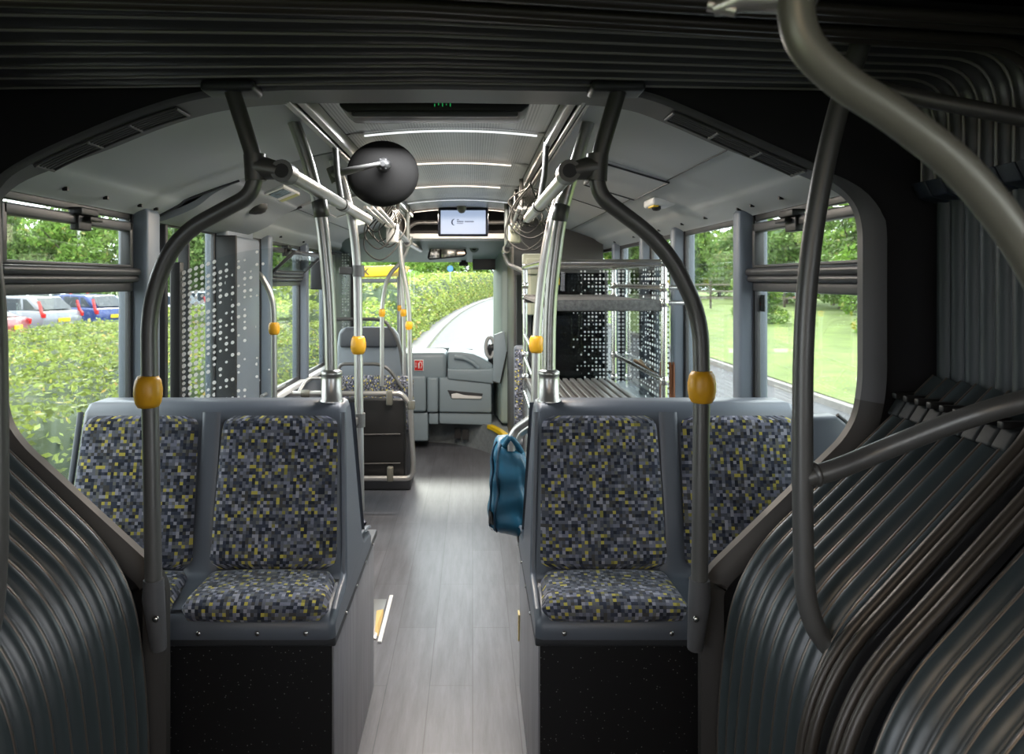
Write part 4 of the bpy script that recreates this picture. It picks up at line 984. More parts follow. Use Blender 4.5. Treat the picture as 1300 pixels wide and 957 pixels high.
# grab handles and bag
t = thing('grab_handle', 'bent chrome grab handle at the back of the right double seat, holding the blue bag', 'handle', P(650, 550, 3.2))
s = MB(); s.tube(fillet([P(649, 572, 3.2), P(649, 556, 3.2), P(655, 545, 3.2), P(676, 530, 3.15)], .03), .0165, 12); s.tube(fillet([P(656, 572, 3.25), P(656, 558, 3.25), P(661, 550, 3.25), P(678, 540, 3.2)], .03), .0145, 12); s.build('tube', steel, t)
t = thing('single_seat', 'patterned fabric seat edge with pale shell beyond the rack, right of the aisle', 'seat', (.5, 6.0, .3))
def fq(u, v):
    a = 2*u-1; k = max(0, 1-abs(a)**6)**.4*max(0, 1-abs(2*v-1)**8)**.4; return (.53+a*.21, 5.98-.06*k, .55+v*.62)
s = MB(); s.grid(fq, 16, 16, lambda u, v: (u*.42, v*.62)); s.build('backrest_cushion', fab, t)
s = MB(); s.box(.315, .74, 5.98, 6.06, .45, 1.2, .03); s.box(.33, .74, 5.86, 6.0, .45, .52, .03); s.build('shell', shell_m, t)
s = MB(); s.box(.33, .74, 5.86, 6.05, 0, .45, .02); s.build('base', vinyl, t)
t = thing('travel_bag', 'teal blue nylon travel bag hanging behind the right double seat over the aisle', 'bag', (.15, 3.28, .64))
def bagf(u, v):
    # u around, v bottom to top
    a = 2*PI*u; zc = v
    prof_ = (max(0, 1-abs(2*v-1)**6))**.35
    ex = math.copysign(abs(math.cos(a))**.55, math.cos(a)); ey = math.copysign(abs(math.sin(a))**.55, math.sin(a))
    lean = .035*(v-.5)
    x = .152+ex*(.088+.004*math.sin(5*v+2))*prof_*(1-.18*v)+.05*(.45-v)*.3+lean*.6
    y = 3.29+ey*.115*prof_*(1-.15*v)-.02*(1-v)
    z = .655+.37*v-.030*ex*(.3+.7*v)
    wr = .003*math.sin(14*v+4*a)+.002*math.sin(23*v-3*a)+.002*math.sin(9*a+11*v)
    return (x+ex*wr, y+ey*wr*1.4, z)
s = MB(); s.grid(bagf, 56, 40); s.build('body', bag_m, t)
for u0 in (.56, .66):
    s = MB(); s.tube([Vector(bagf(u0+.015*math.sin(3*k/20), .05+.9*k/20))+Vector((-.002, -.004, 0)) for k in range(21)], .0045, 6); s.build('zip_seam', bag_d, t)
s = MB(); pl = [Vector(bagf(u, v)) for u, v in ((.56, .12), (.64, .12), (.64, .26), (.56, .26))]
s.add([p+Vector((-.006, -.008, 0)) for p in pl], [(0, 1, 2, 3)]); s.add([p+Vector((-.002, -.002, 0)) for p in pl], [(3, 2, 1, 0)]); s.build('patch', black, t)
s = MB(); pl = [Vector(bagf(u, v)) for u, v in ((.57, .06), (.64, .06), (.64, .09), (.57, .09))]
s.add([p+Vector((-.008, -.010, 0)) for p in pl], [(0, 1, 2, 3)]); s.build('tag', white, t)
s = MB(); s.tube(catmull([Vector((.12, 3.24, 1.0)), Vector((.14, 3.2, 1.04)), Vector((.155, 3.19, 1.06)), Vector((.18, 3.2, 1.03)), Vector((.20, 3.26, .99))], 6), .012, 8); s.build('strap', bag_m, t)

# ================================================================== SMALL FITTINGS ON CEILING AND FLOOR
def cove_plate(name, lab, cat, sg, x0, x1, y0, y1, parts, deep=0):
    t = thing(name, lab, cat, ((x0+x1)/2, (y0+y1)/2, cove_z(sg, (x0+x1)/2, deep)-.02)); za, zb = cove_z(sg, x0, deep), cove_z(sg, x1, deep)
    for nm, m, (u0, u1, v0, v1), h, b_ in parts:
        s = MB()
        def q(u, v, d): return (x0+u*(x1-x0), y0+v*(y1-y0), za+u*(zb-za)-d)
        s.add([q(u0, v0, h), q(u1, v0, h), q(u1, v1, h), q(u0, v1, h), q(u0, v0, b_), q(u1, v0, b_), q(u1, v1, b_), q(u0, v1, b_)], [(0, 1, 2, 3), (7, 6, 5, 4), (0, 4, 5, 1), (1, 5, 6, 2), (2, 6, 7, 3), (3, 7, 4, 0)])
        s.build(nm, m, t)
    return t
sign_b = mat('sticker_blue', (.10, .15, .18), .5, noise=(35, .9)); sign_y = mat('sticker_yellow', (.5, .5, .2), .5)
cove_plate('door_notice', 'small yellow and blue printed notice stuck on the door header', 'notice', -1, -.99, -.90, 3.75, 4.1, [('paper', white, (0, 1, 0, 1), .008, -.01), ('blue_print', sign_b, (.1, .9, .1, .6), .010, .006), ('yellow_print', sign_y, (.0, 1, .82, 1), .011, .006)], 1)
t = thing('door_camera', 'black oval camera dome on the door header by the notice', 'camera', (-1.08, 3.85, 2.03)); s = MB()
q = P(324, 269, 3.95); s.lathe([(.06, .02), (.06, 0), (.05, -.02), (.03, -.03), (.001, -.034)], Matrix.Translation(q+Vector((0, 0, .02))), 20); s.build('dome', black, t)
for sg, x0, x1, y0, y1, lab, dp in ((-1, -.93, -.68, 4.62, 5.35, 'pale framed hatch in the left cove between the poles', 0), (1, .55, .80, 3.2, 3.9, 'flat outlined hatch in the right cove beside the curved pole', 0)):
    fr_m = steel if sg < 0 else trim_dark; e = .06 if sg < 0 else .02
    cove_plate('ceiling_hatch', lab, 'hatch', sg, x0, x1, y0, y1, [('leaf', cove_m, (0, 1, 0, 1), .008, -.02), ('hatch_frame', fr_m, (0, 1, 0, e), .013, .006), ('hatch_frame', fr_m, (0, 1, 1-e, 1), .013, .006), ('hatch_frame', fr_m, (0, e, 0, 1), .013, .006), ('hatch_frame', fr_m, (1-e, 1, 0, 1), .013, .006)])
cove_plate('cove_lamp', 'short glowing lamp tucked into the left cove', 'light', -1, -.90, -.80, 5.9, 6.2, [('diffuser', mat('lamp_glow', (.8, .8, .6), .4, emit=((1, 1, .75), 1.2)), (0, 1, 0, 1), .012, .004)])
t = thing('emergency_device', 'white rounded emergency device with yellow tab on the right cove', 'device', P(835, 272, 3.75))
q = P(836, 271, 3.75); q.z = cove_z(1, q.x)-.004; s = MB(); s.box(q.x-.05, q.x+.06, q.y-.1, q.y+.1, q.z-.02, q.z+.02, .012); s.build('body', white, t)
s = MB(); s.lathe([(.022, 0), (.022, -.018), (.014, -.026), (.001, -.028)], Matrix.Translation((q.x-.02, q.y-.04, q.z-.015)), 14); s.build('knob', black, t)
s = MB(); s.box(q.x-.045, q.x-.02, q.y-.09, q.y+.02, q.z-.026, q.z-.018, .002); s.build('tab', yel2, t)
# slot screws on coves
for sg, nm in ((-1, 'left'), (1, 'right')):
    s = MB()
    for y in (2.45, 2.72, 3.0, 3.15, 3.6, 4.0, 4.5, 5.2, 5.9):
        if sg < 0 and 3.25 < y < 4.5: continue
        x = (-1.27 if sg < 0 else mx_(-1.27)); z = cove_z(sg, x)-.002; s.box(x-.004, x+.012, y-.006, y+.006, z-.008, z+.004)
    s.build('trim_clip_'+nm, black, kind='structure')
s = MB()
pr = cove_prof(1); s.tube([Vector((p.x, 4.606, p.z-.001)) for p in pr], .003, 5)
for sg in (-1, 1):
    x = -1.0 if sg < 0 else mx_(-1.0); s.tube([(x, 2.3 if sg > 0 else 4.5, cove_z(sg, x)-.001), (x, 6.5, cove_z(sg, x)-.001)], .0025, 5)
s.build('trim_seam', trim_dark, kind='structure')
# door threshold plates
t = thing('threshold_plate', 'bright metal floor plate with pale edge strip beside the left door', 'plate', (-.6, 3.95, 0))
s = MB(); s.box(-1.2, -.455, 3.72, 4.18, 0, .006, .002); s.build('plate', steel, t)
s = MB(); s.box(-.445, -.425, 3.68, 4.22, 0, .012, .003); s.build('edge_strip', white, t)
t = thing('yellow_bar', 'small yellow-topped bar standing beside the threshold plate', 'bar', P(482, 795, 3.7))
s = MB(); s.add([P(479, 792, 3.84), P(486.5, 773, 4.04), P(487, 778, 4.01), P(480, 808, 3.752), P(476, 800, 3.80), P(478, 775, 4.03)], [(0, 1, 2, 3), (4, 5, 1, 0), (4, 0, 3), (5, 2, 1), (5, 4, 3, 2)]); s.build('bar', mat('pale_yellow', (.7, .5, .2), .4), t)
t = thing('floor_marker', 'tiny pale yellow marker light low on the side of the right seat plinth', 'marker', (.19, 2.9, .3))
s = MB(); s.add([(.1945-.006, 3.24, .32), (.1945-.006, 3.29, .32), (.1945-.006, 3.29, .20), (.1945-.006, 3.27, .20), (.195, 3.24, .32), (.195, 3.29, .32), (.195, 3.29, .20), (.195, 3.27, .20)], [(0, 1, 2, 3), (7, 6, 5, 4), (0, 4, 5, 1), (2, 6, 7, 3), (0, 3, 7, 4)]); s.build('lens', mat('marker_yellow', (.8, .65, .3), .3), t)
# small window posters on right windows
for a, b, Y, lab in (((958, 374), (971, 395), 3.05, 'small dark safety sticker with red mark at the corner of the nearest right window'), ((869, 296), (875, 316), 4.1, 'small dark safety sticker at the top of the second right window')):
    c = P(*a, Y); d = P(*b, Y); x = XR+.024; s0 = MB(); y0 = x*1000/(b[0]-VX); y1 = x*1000/(a[0]-VX)
    z1 = CZ-(a[1]-VY)/F*(y0+y1)/2; z0 = CZ-(b[1]-VY)/F*(y0+y1)/2
    t = thing('window_sticker', lab, 'sticker', (x, (y0+y1)/2, z0)); s0.box(x-.002, x+.001, y0, y1, z0, z1); s0.build('sheet', black, t)
    s0 = MB(); ym = (y0+y1)/2; s0.lathe([(.014, 0), (.014, .002)], Matrix.Translation((x-.003, ym-.008, z0+.03)) @ Matrix.Rotation(-PI/2, 4, 'Y'), 12); s0.build('red_mark', red, t)
    s0 = MB(); s0.box(x-.004, x-.002, ym-.012, ym-.006, z0+.035, z1-.005); s0.build('yellow_mark', yel2, t)
    s0 = MB()
    for k in range(5): zz = z0+.006+k*(z1-z0-.01)/5; s0.box(x-.004, x-.002, ym+.004, y1-.003, zz, zz+(z1-z0)*.1)
    s0.build('text_lines', white, t)

# ================================================================== FOREGROUND TUBES OF THE JOINT
t = thing('joint_tube', 'thick olive-grey tube sweeping across the top right corner, nearest the viewer', 'tube', P(1180, 175, .78))
s = MB(); s.tube(catmull([P(1015, -300, .78), P(1012, -60, .78), P(1010, 5, .78), P(1022, 55, .78), P(1065, 100, .78), P(1140, 150, .78), P(1220, 215, .78), P(1290, 300, .78), P(1345, 400, .78), P(1372, 500, .80), Vector((.76, .95, 1.42)), Vector((.98, 1.25, 1.20)), Vector((1.06, 1.42, 1.24))], 10), .0178, 20); s.build('tube', tube_fore, t)
s = MB(); a = P(985, 0, .8)
s.tube([P(1030, 6, .78), P(1000, -8, .79), P(940, -2, .8), P(905, 12, .81)], [.02, .02, .014, .008], 12); s.tube([P(900, 6, .81), P(935, 14, .80)], .007, 8); s.build('end_bracket', steel, t)
Yt = 1.62
t = thing('joint_tube', 'upright dark tube with bent foot in front of the right bellows', 'tube', P(1062, 832, Yt))
s = MB(); s.tube(catmull([P(1098, 42, Yt), P(1084, 80, Yt), P(1064, 140, Yt), P(1042, 235, Yt), P(1027, 340, Yt), P(1020, 450, Yt), P(1019, 600, Yt), P(1020, 690, Yt), P(1023, 752, Yt), P(1036, 798, Yt), P(1062, 832, Yt)], 8), .0205, 18); s.build('upright', tube_grey, t)
s = MB(); s.tube(catmull([P(1022, 606, Yt), P(1060, 596, Yt), P(1110, 576, Yt), P(1190, 544, Yt-.05), P(1260, 520, Yt-.10), P(1330, 502, Yt-.12), Vector((1.16, 1.51, 1.49))], 6), .021, 16); s.build('branch', tube_grey, t)
collar(t, P(1036, 602, Yt), Vector((1, 0, .2)), .026, .012, tube_grey, 'weld')
t = thing('joint_tube', 'dark nearly level tube under the pleated ceiling at the far right', 'tube', P(1230, 140, 1.3))
s = MB(); s.tube([P(1068, 104, 1.62), P(1120, 113, 1.61), P(1180, 127, 1.56), P(1310, 152, 1.50), Vector((1.17, 1.48, 1.96))], .0165, 14); s.build('tube', tube_dark, t)
t = thing('joint_tube', 'dark upright tube at the left edge in front of the left bellows', 'tube', P(-10, 830, 1.55))
s = MB(); s.tube(catmull([P(-60, 60, 1.55), P(-34, 200, 1.55), P(-12, 340, 1.55), P(-5, 420, 1.55), P(-3, 600, 1.55), P(-5, 720, 1.55), P(-14, 800, 1.55), P(-40, 850, 1.55)], 8), .0205, 16); s.build('tube', tube_grey, t)

# ================================================================== OUTDOORS
GZ = -.35
asph = mat('asphalt', (.08, .08, .087), .9, noise=(3, .12)); grass = mat('grass', (.135, .19, .04), .9, noise=(1.2, .35), bump=(60, 1))
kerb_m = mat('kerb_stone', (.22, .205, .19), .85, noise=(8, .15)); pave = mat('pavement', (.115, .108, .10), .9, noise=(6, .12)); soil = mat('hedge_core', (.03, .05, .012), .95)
s = MB(); s.box(-70, 90, -20, 160, GZ-.1, GZ-.02); s.build('ground', mat('ground_soil', (.12, .15, .05), .95, noise=(.8, .3)), kind='structure')
# road: bus lane runs along +Y then bends right
def cl(t_):                              # left kerb line
    y = t_; x = -1.45
    if y > 22: x += (y-22)**1.9*.00134
    return x
ys = [-15+i*2.5 for i in range(50)]
def ribbon(name, f0, f1, z, m, zs=None):
    s = MB(); n = len(ys)-1
    s.grid(lambda u, v: (f0(ys[round(v*n)])*(1-u)+f1(ys[round(v*n)])*u, ys[round(v*n)], z), 1, n, smooth=False); return s.build(name, m, kind='structure')
right_k = lambda y: 7.2+cl(y)
ribbon('road', lambda y: cl(y)+.15, right_k, GZ, asph)
def kerb(name, f, y0, y1):
    s = MB(); yy = [y0+i*1.5 for i in range(int((y1-y0)/1.5))]; n = len(yy)-1
    pr = [(-.1, -.02), (-.1, .11), (.07, .11), (.1, .08), (.1, -.02)]
    s.grid(lambda u, v: (f(yy[round(v*n)])+pr[round(u*4)][0], yy[round(v*n)], GZ+pr[round(u*4)][1]), 4, n, smooth=False); s.build(name, kerb_m, kind='structure')
kerb('kerb_right', lambda y: right_k(y)+.1, -5, 108); kerb('kerb_left', cl, -5, 110)
ribbon('pavement', lambda y: cl(y)-1.1, lambda y: cl(y)-.1, GZ+.09, pave)
s = MB(); rr = random.Random(2)
s.grid(lambda u, v: (right_k(-5+v*115)+.15+u*32, -5+v*115, GZ+.08+.9*(u**1.3)+.05*math.sin(u*9+v*7)), 24, 40); s.build('lawn', grass, kind='structure')
ribbon('car_park', lambda y: -60, lambda y: -10.2, GZ-.01, mat('car_park_asphalt', (.30, .30, .31), .9))

def leafmat(name, c, var):
    m = mat(name, c, .55, spec=.3); nt = m.node_tree; b = nt.nodes['Principled BSDF']
    g = nt.nodes.new('ShaderNodeNewGeometry'); r = nt.nodes.new('ShaderNodeValToRGB')
    e = r.color_ramp.elements; e[0].color = (*[x*(1-var) for x in c], 1); e[1].color = (*[min(1, x*(1+var)) for x in c], 1)
    k = e.new(.93); k.color = (*[min(1, x*(1+var)) for x in c], 1); e[-1].color = (min(1, c[0]*2.6), c[1]*1.35, c[2]*2.2, 1)
    nt.links.new(g.outputs['Random Per Island'], r.inputs['Fac'])
    n = nt.nodes.new('ShaderNodeTexNoise'); n.inputs['Scale'].default_value = .9; t_ = nt.nodes.new('ShaderNodeTexCoord'); nt.links.new(t_.outputs['Object'], n.inputs['Vector'])
    hs = nt.nodes.new('ShaderNodeHueSaturation'); nt.links.new(r.outputs['Color'], hs.inputs['Color']); nt.links.new(N(nt, 'ADD', N(nt, 'MULTIPLY', n.outputs['Fac'], .9), .55), hs.inputs['Value'])
    nt.links.new(hs.outputs['Color'], b.inputs['Base Color'])
    # thin leaves let light through
    tr = nt.nodes.new('ShaderNodeBsdfTranslucent'); nt.links.new(hs.outputs['Color'], tr.inputs['Color'])
    mx = nt.nodes.new('ShaderNodeMixShader'); mx.inputs[0].default_value = .35; out = nt.nodes['Material Output']
    nt.links.new(b.outputs[0], mx.inputs[1]); nt.links.new(tr.outputs[0], mx.inputs[2]); nt.links.new(mx.outputs[0], out.inputs['Surface']); return m
leaf_h = leafmat('hedge_leaf', (.24, .30, .065), .5); leaf_t = leafmat('tree_leaf', (.13, .21, .055), .5); leaf_y = leafmat('bush_leaf', (.17, .29, .05), .45)
bark = mat('bark', (.09, .07, .05), .9)

def leaves_arrays(C, size, seed=1, fl=.5):
    r = np.random.default_rng(seed); n = len(C)
    d = r.normal(size=(n, 3)); d /= np.linalg.norm(d, axis=1)[:, None]; d[:, 2] *= fl
    d /= np.linalg.norm(d, axis=1)[:, None]
    q = r.normal(size=(n, 3)); q -= (q*d).sum(1)[:, None]*d; q /= np.linalg.norm(q, axis=1)[:, None]
    sz = size*(.6+.8*r.random(n))[:, None]
    V = np.empty((n, 4, 3)); V[:, 0] = C-d*sz; V[:, 1] = C+q*sz*.45; V[:, 2] = C+d*sz; V[:, 3] = C-q*sz*.45
    return V.reshape(-1, 3)
def leafmesh(name, V, core=None):
    n = len(V)//4; me = bpy.data.meshes.new(name)
    cv, cf = core if core else (np.zeros((0, 3)), [])
    nc = len(cv); tot = nc+len(V); me.vertices.add(tot); me.vertices.foreach_set('co', np.concatenate([cv, V]).astype(np.float32).ravel())
    nf = len(cf)+n; loops = np.concatenate([np.array(cf, dtype=np.int32).ravel() if len(cf) else np.zeros(0, np.int32), np.arange(nc, tot, dtype=np.int32)])
    me.loops.add(len(loops)); me.loops.foreach_set('vertex_index', loops); me.polygons.add(nf)
    me.polygons.foreach_set('loop_start', np.arange(nf, dtype=np.int32)*4); me.polygons.foreach_set('loop_total', np.full(nf, 4, np.int32))
    me.polygons.foreach_set('material_index', np.array([1]*len(cf)+[0]*n, np.int32)); me.update(calc_edges=True); return me
def hnoise(x, y): return .5*np.sin(x*1.3+.7*y)+.3*np.sin(2.9*x-1.7*y+1)+.25*np.sin(5.1*y+3.3*x+2)+.2*np.sin(1.1*y-2.3)
def hedge(name, label, f0, f1, y0, y1, h, bumpy, dens, size, seed):
    r = np.random.default_rng(seed); nu, nv = 26, int((y1-y0)/.5)+2
    U, W = np.meshgrid(np.linspace(0, 1, nu), np.linspace(y0, y1, nv)); a = f0(W); b = f1(W); X = a+U*(b-a)
    def H(X, W, U):
        edge = np.clip(np.minimum((X-f0(W)), (f1(W)-X))/.6, 0, 1)**.5; e2 = np.clip(np.minimum(W-y0, y1-W)/.8+.1, 0, 1)**.5
        return GZ+(h(W) if callable(h) else h)*(1+bumpy*hnoise(X, W))*edge*e2
    Z = H(X, W, U)-.06; cv = np.stack([X, W, Z], -1).reshape(-1, 3); cf = []
    for j in range(nv-1):
        for i in range(nu-1): k = j*nu+i; cf.append((k, k+1, k+nu+1, k+nu))
    area_ = float(np.mean(b-a))*(y1-y0); n = int(area_*dens); y = r.uniform(y0, y1, n); aa, bb = f0(y), f1(y)
    side = r.random(n) < .4; u = r.random(n); u = np.where(side, np.where(r.random(n) < .5, u*.06, 1-u*.06)**1, u)
    x = aa+u*(bb-aa); z = H(x, y, u); z = np.where(side, GZ+(z-GZ)*r.random(n)**.6, z)+r.normal(0, .045, n)
    ed = x+r.normal(0, .05, n)
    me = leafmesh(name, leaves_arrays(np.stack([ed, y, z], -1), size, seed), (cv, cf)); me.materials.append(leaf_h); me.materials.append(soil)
    o = bpy.data.objects.new(name, me); COL.objects.link(o); tag(o, label, 'hedge'); return o
A = np.asarray
hedge('hedge', 'wide low leafy hedge outside the nearest left window, in front of the parked cars', lambda y: -9.6+0*y, lambda y: -2.35+0*y, .5, 17.5, 1.05, .12, 620, .034, 1)
hedge('hedge', 'leafy hedge by the pavement, seen beyond the left door and under the yellow shelter roof', lambda y: -8.5+0*y, lambda y: -1.95+0*y, 17.2, 34, 1.3, .12, 220, .06, 2)
clv = np.vectorize(cl)
hedge('hedge', 'tall rounded hedge following the bend of the road ahead of the windscreen', lambda y: clv(y)-6.5, lambda y: clv(y)-.45, 24, 100, lambda y: 1.75+(y-24)*.012, .13, 110, .10, 3)

def tree_mesh(name, R, H, nb, nl, size, seed, m, trunk_h):
    r = np.random.default_rng(seed); C = []
    cents = []
    for k in range(nb):
        a = r.uniform(0, 2*PI); q = R*.62*math.sqrt(r.random()); z = trunk_h+(H-trunk_h)*(.12+.72*r.random()); cents.append((q*math.cos(a), q*math.sin(a), z, R*(.32+.25*r.random())*(1-.25*z/H)))
    for (x, y, z, rad) in cents:
        k = nl//nb; d = r.normal(size=(k, 3)); d /= np.linalg.norm(d, axis=1)[:, None]; C.append(np.array([x, y, z])+d*rad*(.55+.45*r.random((k, 1))**.5)*[1, 1, .8])
    V = leaves_arrays(np.concatenate(C), size, seed, 1.0); me = leafmesh(name, V); me.materials.append(m)
    s = MB(); s.tube(catmull([(0, 0, -.3), (.05, 0, H*.3), (-.08, .05, H*.6), (0, 0, H*.85)], 4), [.22*H/8*(1-.8*i/12) for i in range(13)], 8)
    for (x, y, z, rad) in cents[:7]: s.tube([(0, 0, max(.2, z*.5)), (x*.5, y*.5, z*.8), (x, y, z)], [.07, .05, .02], 6)
    tm = bpy.data.meshes.new('trunk'); tm.from_pydata([tuple(v) for v in s.v], [], s.f); tm.materials.append(bark); tm.polygons.foreach_set('use_smooth', [True]*len(s.f)); return me, tm
protos = [tree_mesh('crown', 3.4, 8, 20, 9000, .15, 11, leaf_t, 1.0), tree_mesh('crown', 3.0, 6.5, 18, 8000, .15, 12, leaf_y, .5), tree_mesh('crown', 2.2, 4.2, 14, 6000, .12, 13, leaf_y, .2)]
def tree(name, label, cat, k, x, y, sc, rz, group):
    cm, tm = protos[k]; t = thing(name, label, cat, (x, y, GZ), group); t.rotation_euler = (0, 0, rz); t.scale = (sc, sc, sc)
    for nm, me in (('crown', cm), ('trunk', tm)): o = bpy.data.objects.new(nm, me); COL.objects.link(o); o.parent = t
rr = random.Random(21)
for k in range(22):
    x = -52+k*2.05+rr.uniform(-.8, .8); y = 46+rr.uniform(-3, 4)
    tree('tree', 'leafy green tree in the row behind the car park on the left', 'tree', k % 2, x, y, rr.uniform(.80, .95), rr.uniform(0, 6), 'trees behind the car park')
for k in range(14):
    y = 14+k*4.3+rr.uniform(-1, 1); x = 17.5+k*.35+rr.uniform(-1.5, 1.5)
    tree('tree', 'leafy green tree in the row behind the lawn on the right', 'tree', k % 2, x, y, rr.uniform(.85, 1.1), rr.uniform(0, 6), 'trees behind the lawn')
for k in range(8):
    x = 13.5+k*2.6; tree('tree', 'leafy tree closing the view at the far end of the lawn', 'tree', (k+1) % 2, x, 76+rr.uniform(-3, 3), 1.15, rr.uniform(0, 6), 'trees at the far end of the lawn')
for k in range(10):
    x = -14+k*3.4; y = 108+rr.uniform(-3, 3); tree('bush', 'large pale green bush on the slope beyond the bend, seen through the windscreen', 'bush', 2, x, y, rr.uniform(1.3, 1.7), rr.uniform(0, 6), 'bushes beyond the bend')
for k, (x, y) in enumerate([(-5.2, 40), (-3.4, 46), (-6.4, 36), (-7.5, 42)]):
    tree('bush', 'rounded bush rising above the hedge ahead of the windscreen', 'bush', 2, x, y, .62, k*1.3, 'bushes above the front hedge')
for k, (x, y) in enumerate([(13.5, 27), (12.4, 34), (13.9, 20), (14.6, 41)]):
    tree('bush', 'dark green bush at the top edge of the lawn', 'bush', 2, x, y, .55, k*1.7, 'bushes along the lawn edge')

# cars
def car(label, x, y, rz, paint, wagon=True, scale=1.0, plate=None):
    t = thing('car', label, 'car', (0, 0, 0)); pm = mat('car_paint', paint, .3, .2, coat=.6)
    gl = mat('car_window', (.03, .04, .05), .12)
    body = [(-2.25, .35), (-2.3, .6), (-2.15, .82), (-1.2, .95), (-.9, 1.0), (1.7, 1.02), (2.2, .98), (2.3, .75), (2.28, .4), (2.0, .28), (-2.0, .25)]
    roof = [(-.95, .98), (-.25, 1.42), (.4, 1.50), (1.5, 1.46) if wagon else (1.0, 1.42), (2.05, 1.02) if wagon else (1.95, 1.0)]
    s = MB(); n = 5
    for pr, w0, rr_ in ((body, .90, .07), (roof, .72, .05)): s.prism(pr, -w0, w0, 'y', rr_)
    s.build('body', pm, t)
    s = MB()
    for sg in (-1, 1):
        for q in ([(-.75, 1.02), (-.2, 1.36), (.35, 1.42), (.35, 1.02)], [(.45, 1.02), (.45, 1.42), (1.2, 1.40), (1.25, 1.02)], [(1.32, 1.04), (1.30, 1.39), (1.45, 1.38), (1.80, 1.06)]): s.prism(q, sg*.715, sg*.728, 'y')
    s.build('side_window', gl, t)
    s = MB(); s.add([(2.08, -.62, 1.05), (2.08, .62, 1.05), (1.62, .55, 1.43), (1.62, -.55, 1.43)] if wagon else [(1.98, -.62, 1.03), (1.98, .62, 1.03), (1.15, .55, 1.41), (1.15, -.55, 1.41)], [(0, 1, 2, 3)]); s.add([(-.98, -.62, 1.02), (-.98, .62, 1.02), (-.3, .55, 1.42), (-.3, -.55, 1.42)], [(3, 2, 1, 0)])
    s.v = [(a+.02*(1 if a > 0 else -1), b, c) for a, b, c in s.v]; s.build('windscreen', gl, t)
    for sg in (-1, 1):
        s = MB(); s.prism([(2.22, .78), (2.33, .78), (2.33, .92), (2.22, 1.0), (2.10, 1.34), (2.05, 1.32), (2.14, .98)] if wagon else [(2.0, .74), (2.33, .74), (2.33, .92), (2.0, .96)], sg*.82, sg*.91, 'y', .01); s.build('tail_lamp', mat('tail_lamp_red', (.5, .02, .02), .2), t)
    s = MB(); s.box(2.30, 2.34, -.26, .26, .62, .75, .005); s.build('number_plate', yel2, t)
    for wx in (-1.4, 1.4):
        for sg in (-1, 1):
            Mw = Matrix.Translation((wx, sg*.80, .33)) @ Matrix.Rotation(PI/2, 4, 'X')
            s = MB(); s.lathe([(.2, -.1), (.31, -.1), (.33, -.06), (.33, .06), (.31, .1), (.2, .1)], Mw, 20); wh = s.build('wheel', rubber, t)
            s = MB(); s.lathe([(.19, -.105), (.05, -.09), (.05, .09), (.19, .105)], Mw, 12); s.build('rim', steel, wh)
    t.location = (x, y, GZ); t.rotation_euler = (0, 0, rz); t.scale = (scale,)*3
car('silver estate car parked behind the hedge, nearest row, roof and side windows showing', -16.2, 27.5, -.25, (.24, .25, .28))
car('dark blue car with tall red tail lamp parked beyond the silver estate', -15.6, 30.6, -.38, (.015, .045, .20))
car('white car with red tail lamp parked right of the blue car', -13.6, 33.0, -.2, (.62, .64, .66))
car('low dark red car with pale bonnet parked closest to the hedge at the left edge', -15.7, 23.3, .1, (.30, .05, .06), False, .93)
car('white van-like car in the back row above the blue car', -21.0, 37.0, .1, (.7, .72, .74), True, 1.15)
car('white car behind the hedge seen through the left door glass', -13.9, 38.5, .3, (.6, .62, .66))
car('silver car far right of the car park seen beyond the left door', -12.0, 42.0, .2, (.4, .42, .46))
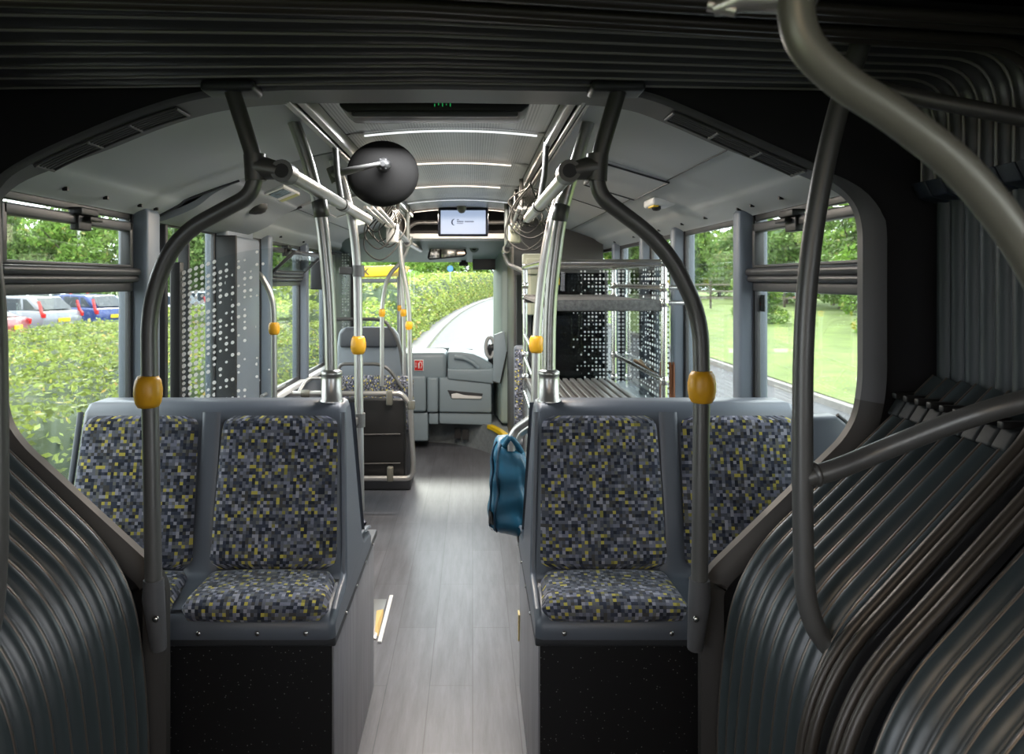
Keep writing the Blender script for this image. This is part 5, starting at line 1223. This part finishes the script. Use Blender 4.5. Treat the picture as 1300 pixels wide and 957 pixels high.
# lamp post, sign, shelter
t = thing('lamp_post', 'thin pale lamp post standing in the trees beyond the car park', 'lamp post', (-22, 44, GZ))
s = MB(); s.tube([(-22, 44, GZ), (-22, 44, 5.2)], .09, 10); s.build('post', white, t); s = MB(); s.box(-22.5, -21.9, 43.9, 44.1, 5.15, 5.25, .03); s.build('lantern', white, t)
t = thing('bus_shelter', 'yellow roofed bus stop shelter lettered K seen through the left of the windscreen', 'shelter', P(480, 400, 15))
YS = 15.0; q = [P(*c, YS) for c in ((455, 338.5), (507, 336.8), (490, 350.8), (455, 352.5))]
q = [P(*c, YS) for c in ((440, 339), (509, 336.5), (505, 344), (497, 350), (440, 352.5))]
s = MB(); s.prism([(v.x, v.z) for v in q], YS, YS+2.2, 'y', .02); s.build('roof_band', mat('shelter_yellow', (.62, .38, .01), .45), t)
cu = bpy.data.curves.new('letter', 'FONT'); cu.body = 'K'; cu.size = .20; cu.extrude = .004; cu.align_x = 'CENTER'; cu.align_y = 'CENTER'
lt = bpy.data.objects.new('tmp_letter', cu); COL.objects.link(lt); bpy.context.view_layer.update()
me = bpy.data.meshes.new_from_object(lt.evaluated_get(bpy.context.evaluated_depsgraph_get())); bpy.data.objects.remove(lt); me.materials.append(black)
o = bpy.data.objects.new('letter', me); COL.objects.link(o); o.parent = t; o.rotation_euler = (PI/2, 0, 0); o.location = P(465, 345.3, YS-.012)-ORG[t.name]
s = MB(); a = P(506, 352, YS); s.tube([(a.x, YS+.1, GZ), (a.x, YS+.1, 1.76)], .04, 10); s.tube([(a.x-1.9, YS+.1, GZ), (a.x-1.9, YS+.1, 1.76)], .04, 10); s.build('post', frame_m, t)
s = MB(); s.box(a.x-1.8, a.x-.06, YS+2.0, YS+2.02, .1, 1.5); s.build('back_glass', win_glass, t)
s = MB(); s.box(a.x-1.5, a.x-.02, YS+.1, YS+.2, 1.64, 1.72, .01); s.build('lower_beam', frame_m, t)
t = thing('road_sign', 'small round blue road sign on a pole among the bushes ahead', 'sign', P(572, 360, 52))
q = P(571.5, 341, 52); s = MB(); s.lathe([(.2, -.01), (.2, .01)], Matrix.Translation(q) @ Matrix.Rotation(PI/2, 4, 'X'), 20); s.build('disc', mat('sign_blue', (.05, .18, .5), .4), t)
s = MB(); s.tube([(q.x, q.y+.03, GZ), (q.x, q.y+.03, q.z+.2)], .035, 8); s.build('post', steel, t)
t = thing('fence', 'low wooden rail fence in front of the trees at the far end of the lawn', 'fence', (15, 48, GZ))
s = MB()
for k in range(9): x = 11.5+k*1.5; s.box(x-.06, x+.06, 47.95, 48.05, GZ+.3, GZ+2.0)
s.build('post', bark, t); s = MB()
for z in (.9, 1.3, 1.7): s.box(11.4, 23.6, 47.98, 48.0, GZ+z, GZ+z+.1)
s.build('rail', mat('fence_wood', (.2, .17, .14), .8), t)
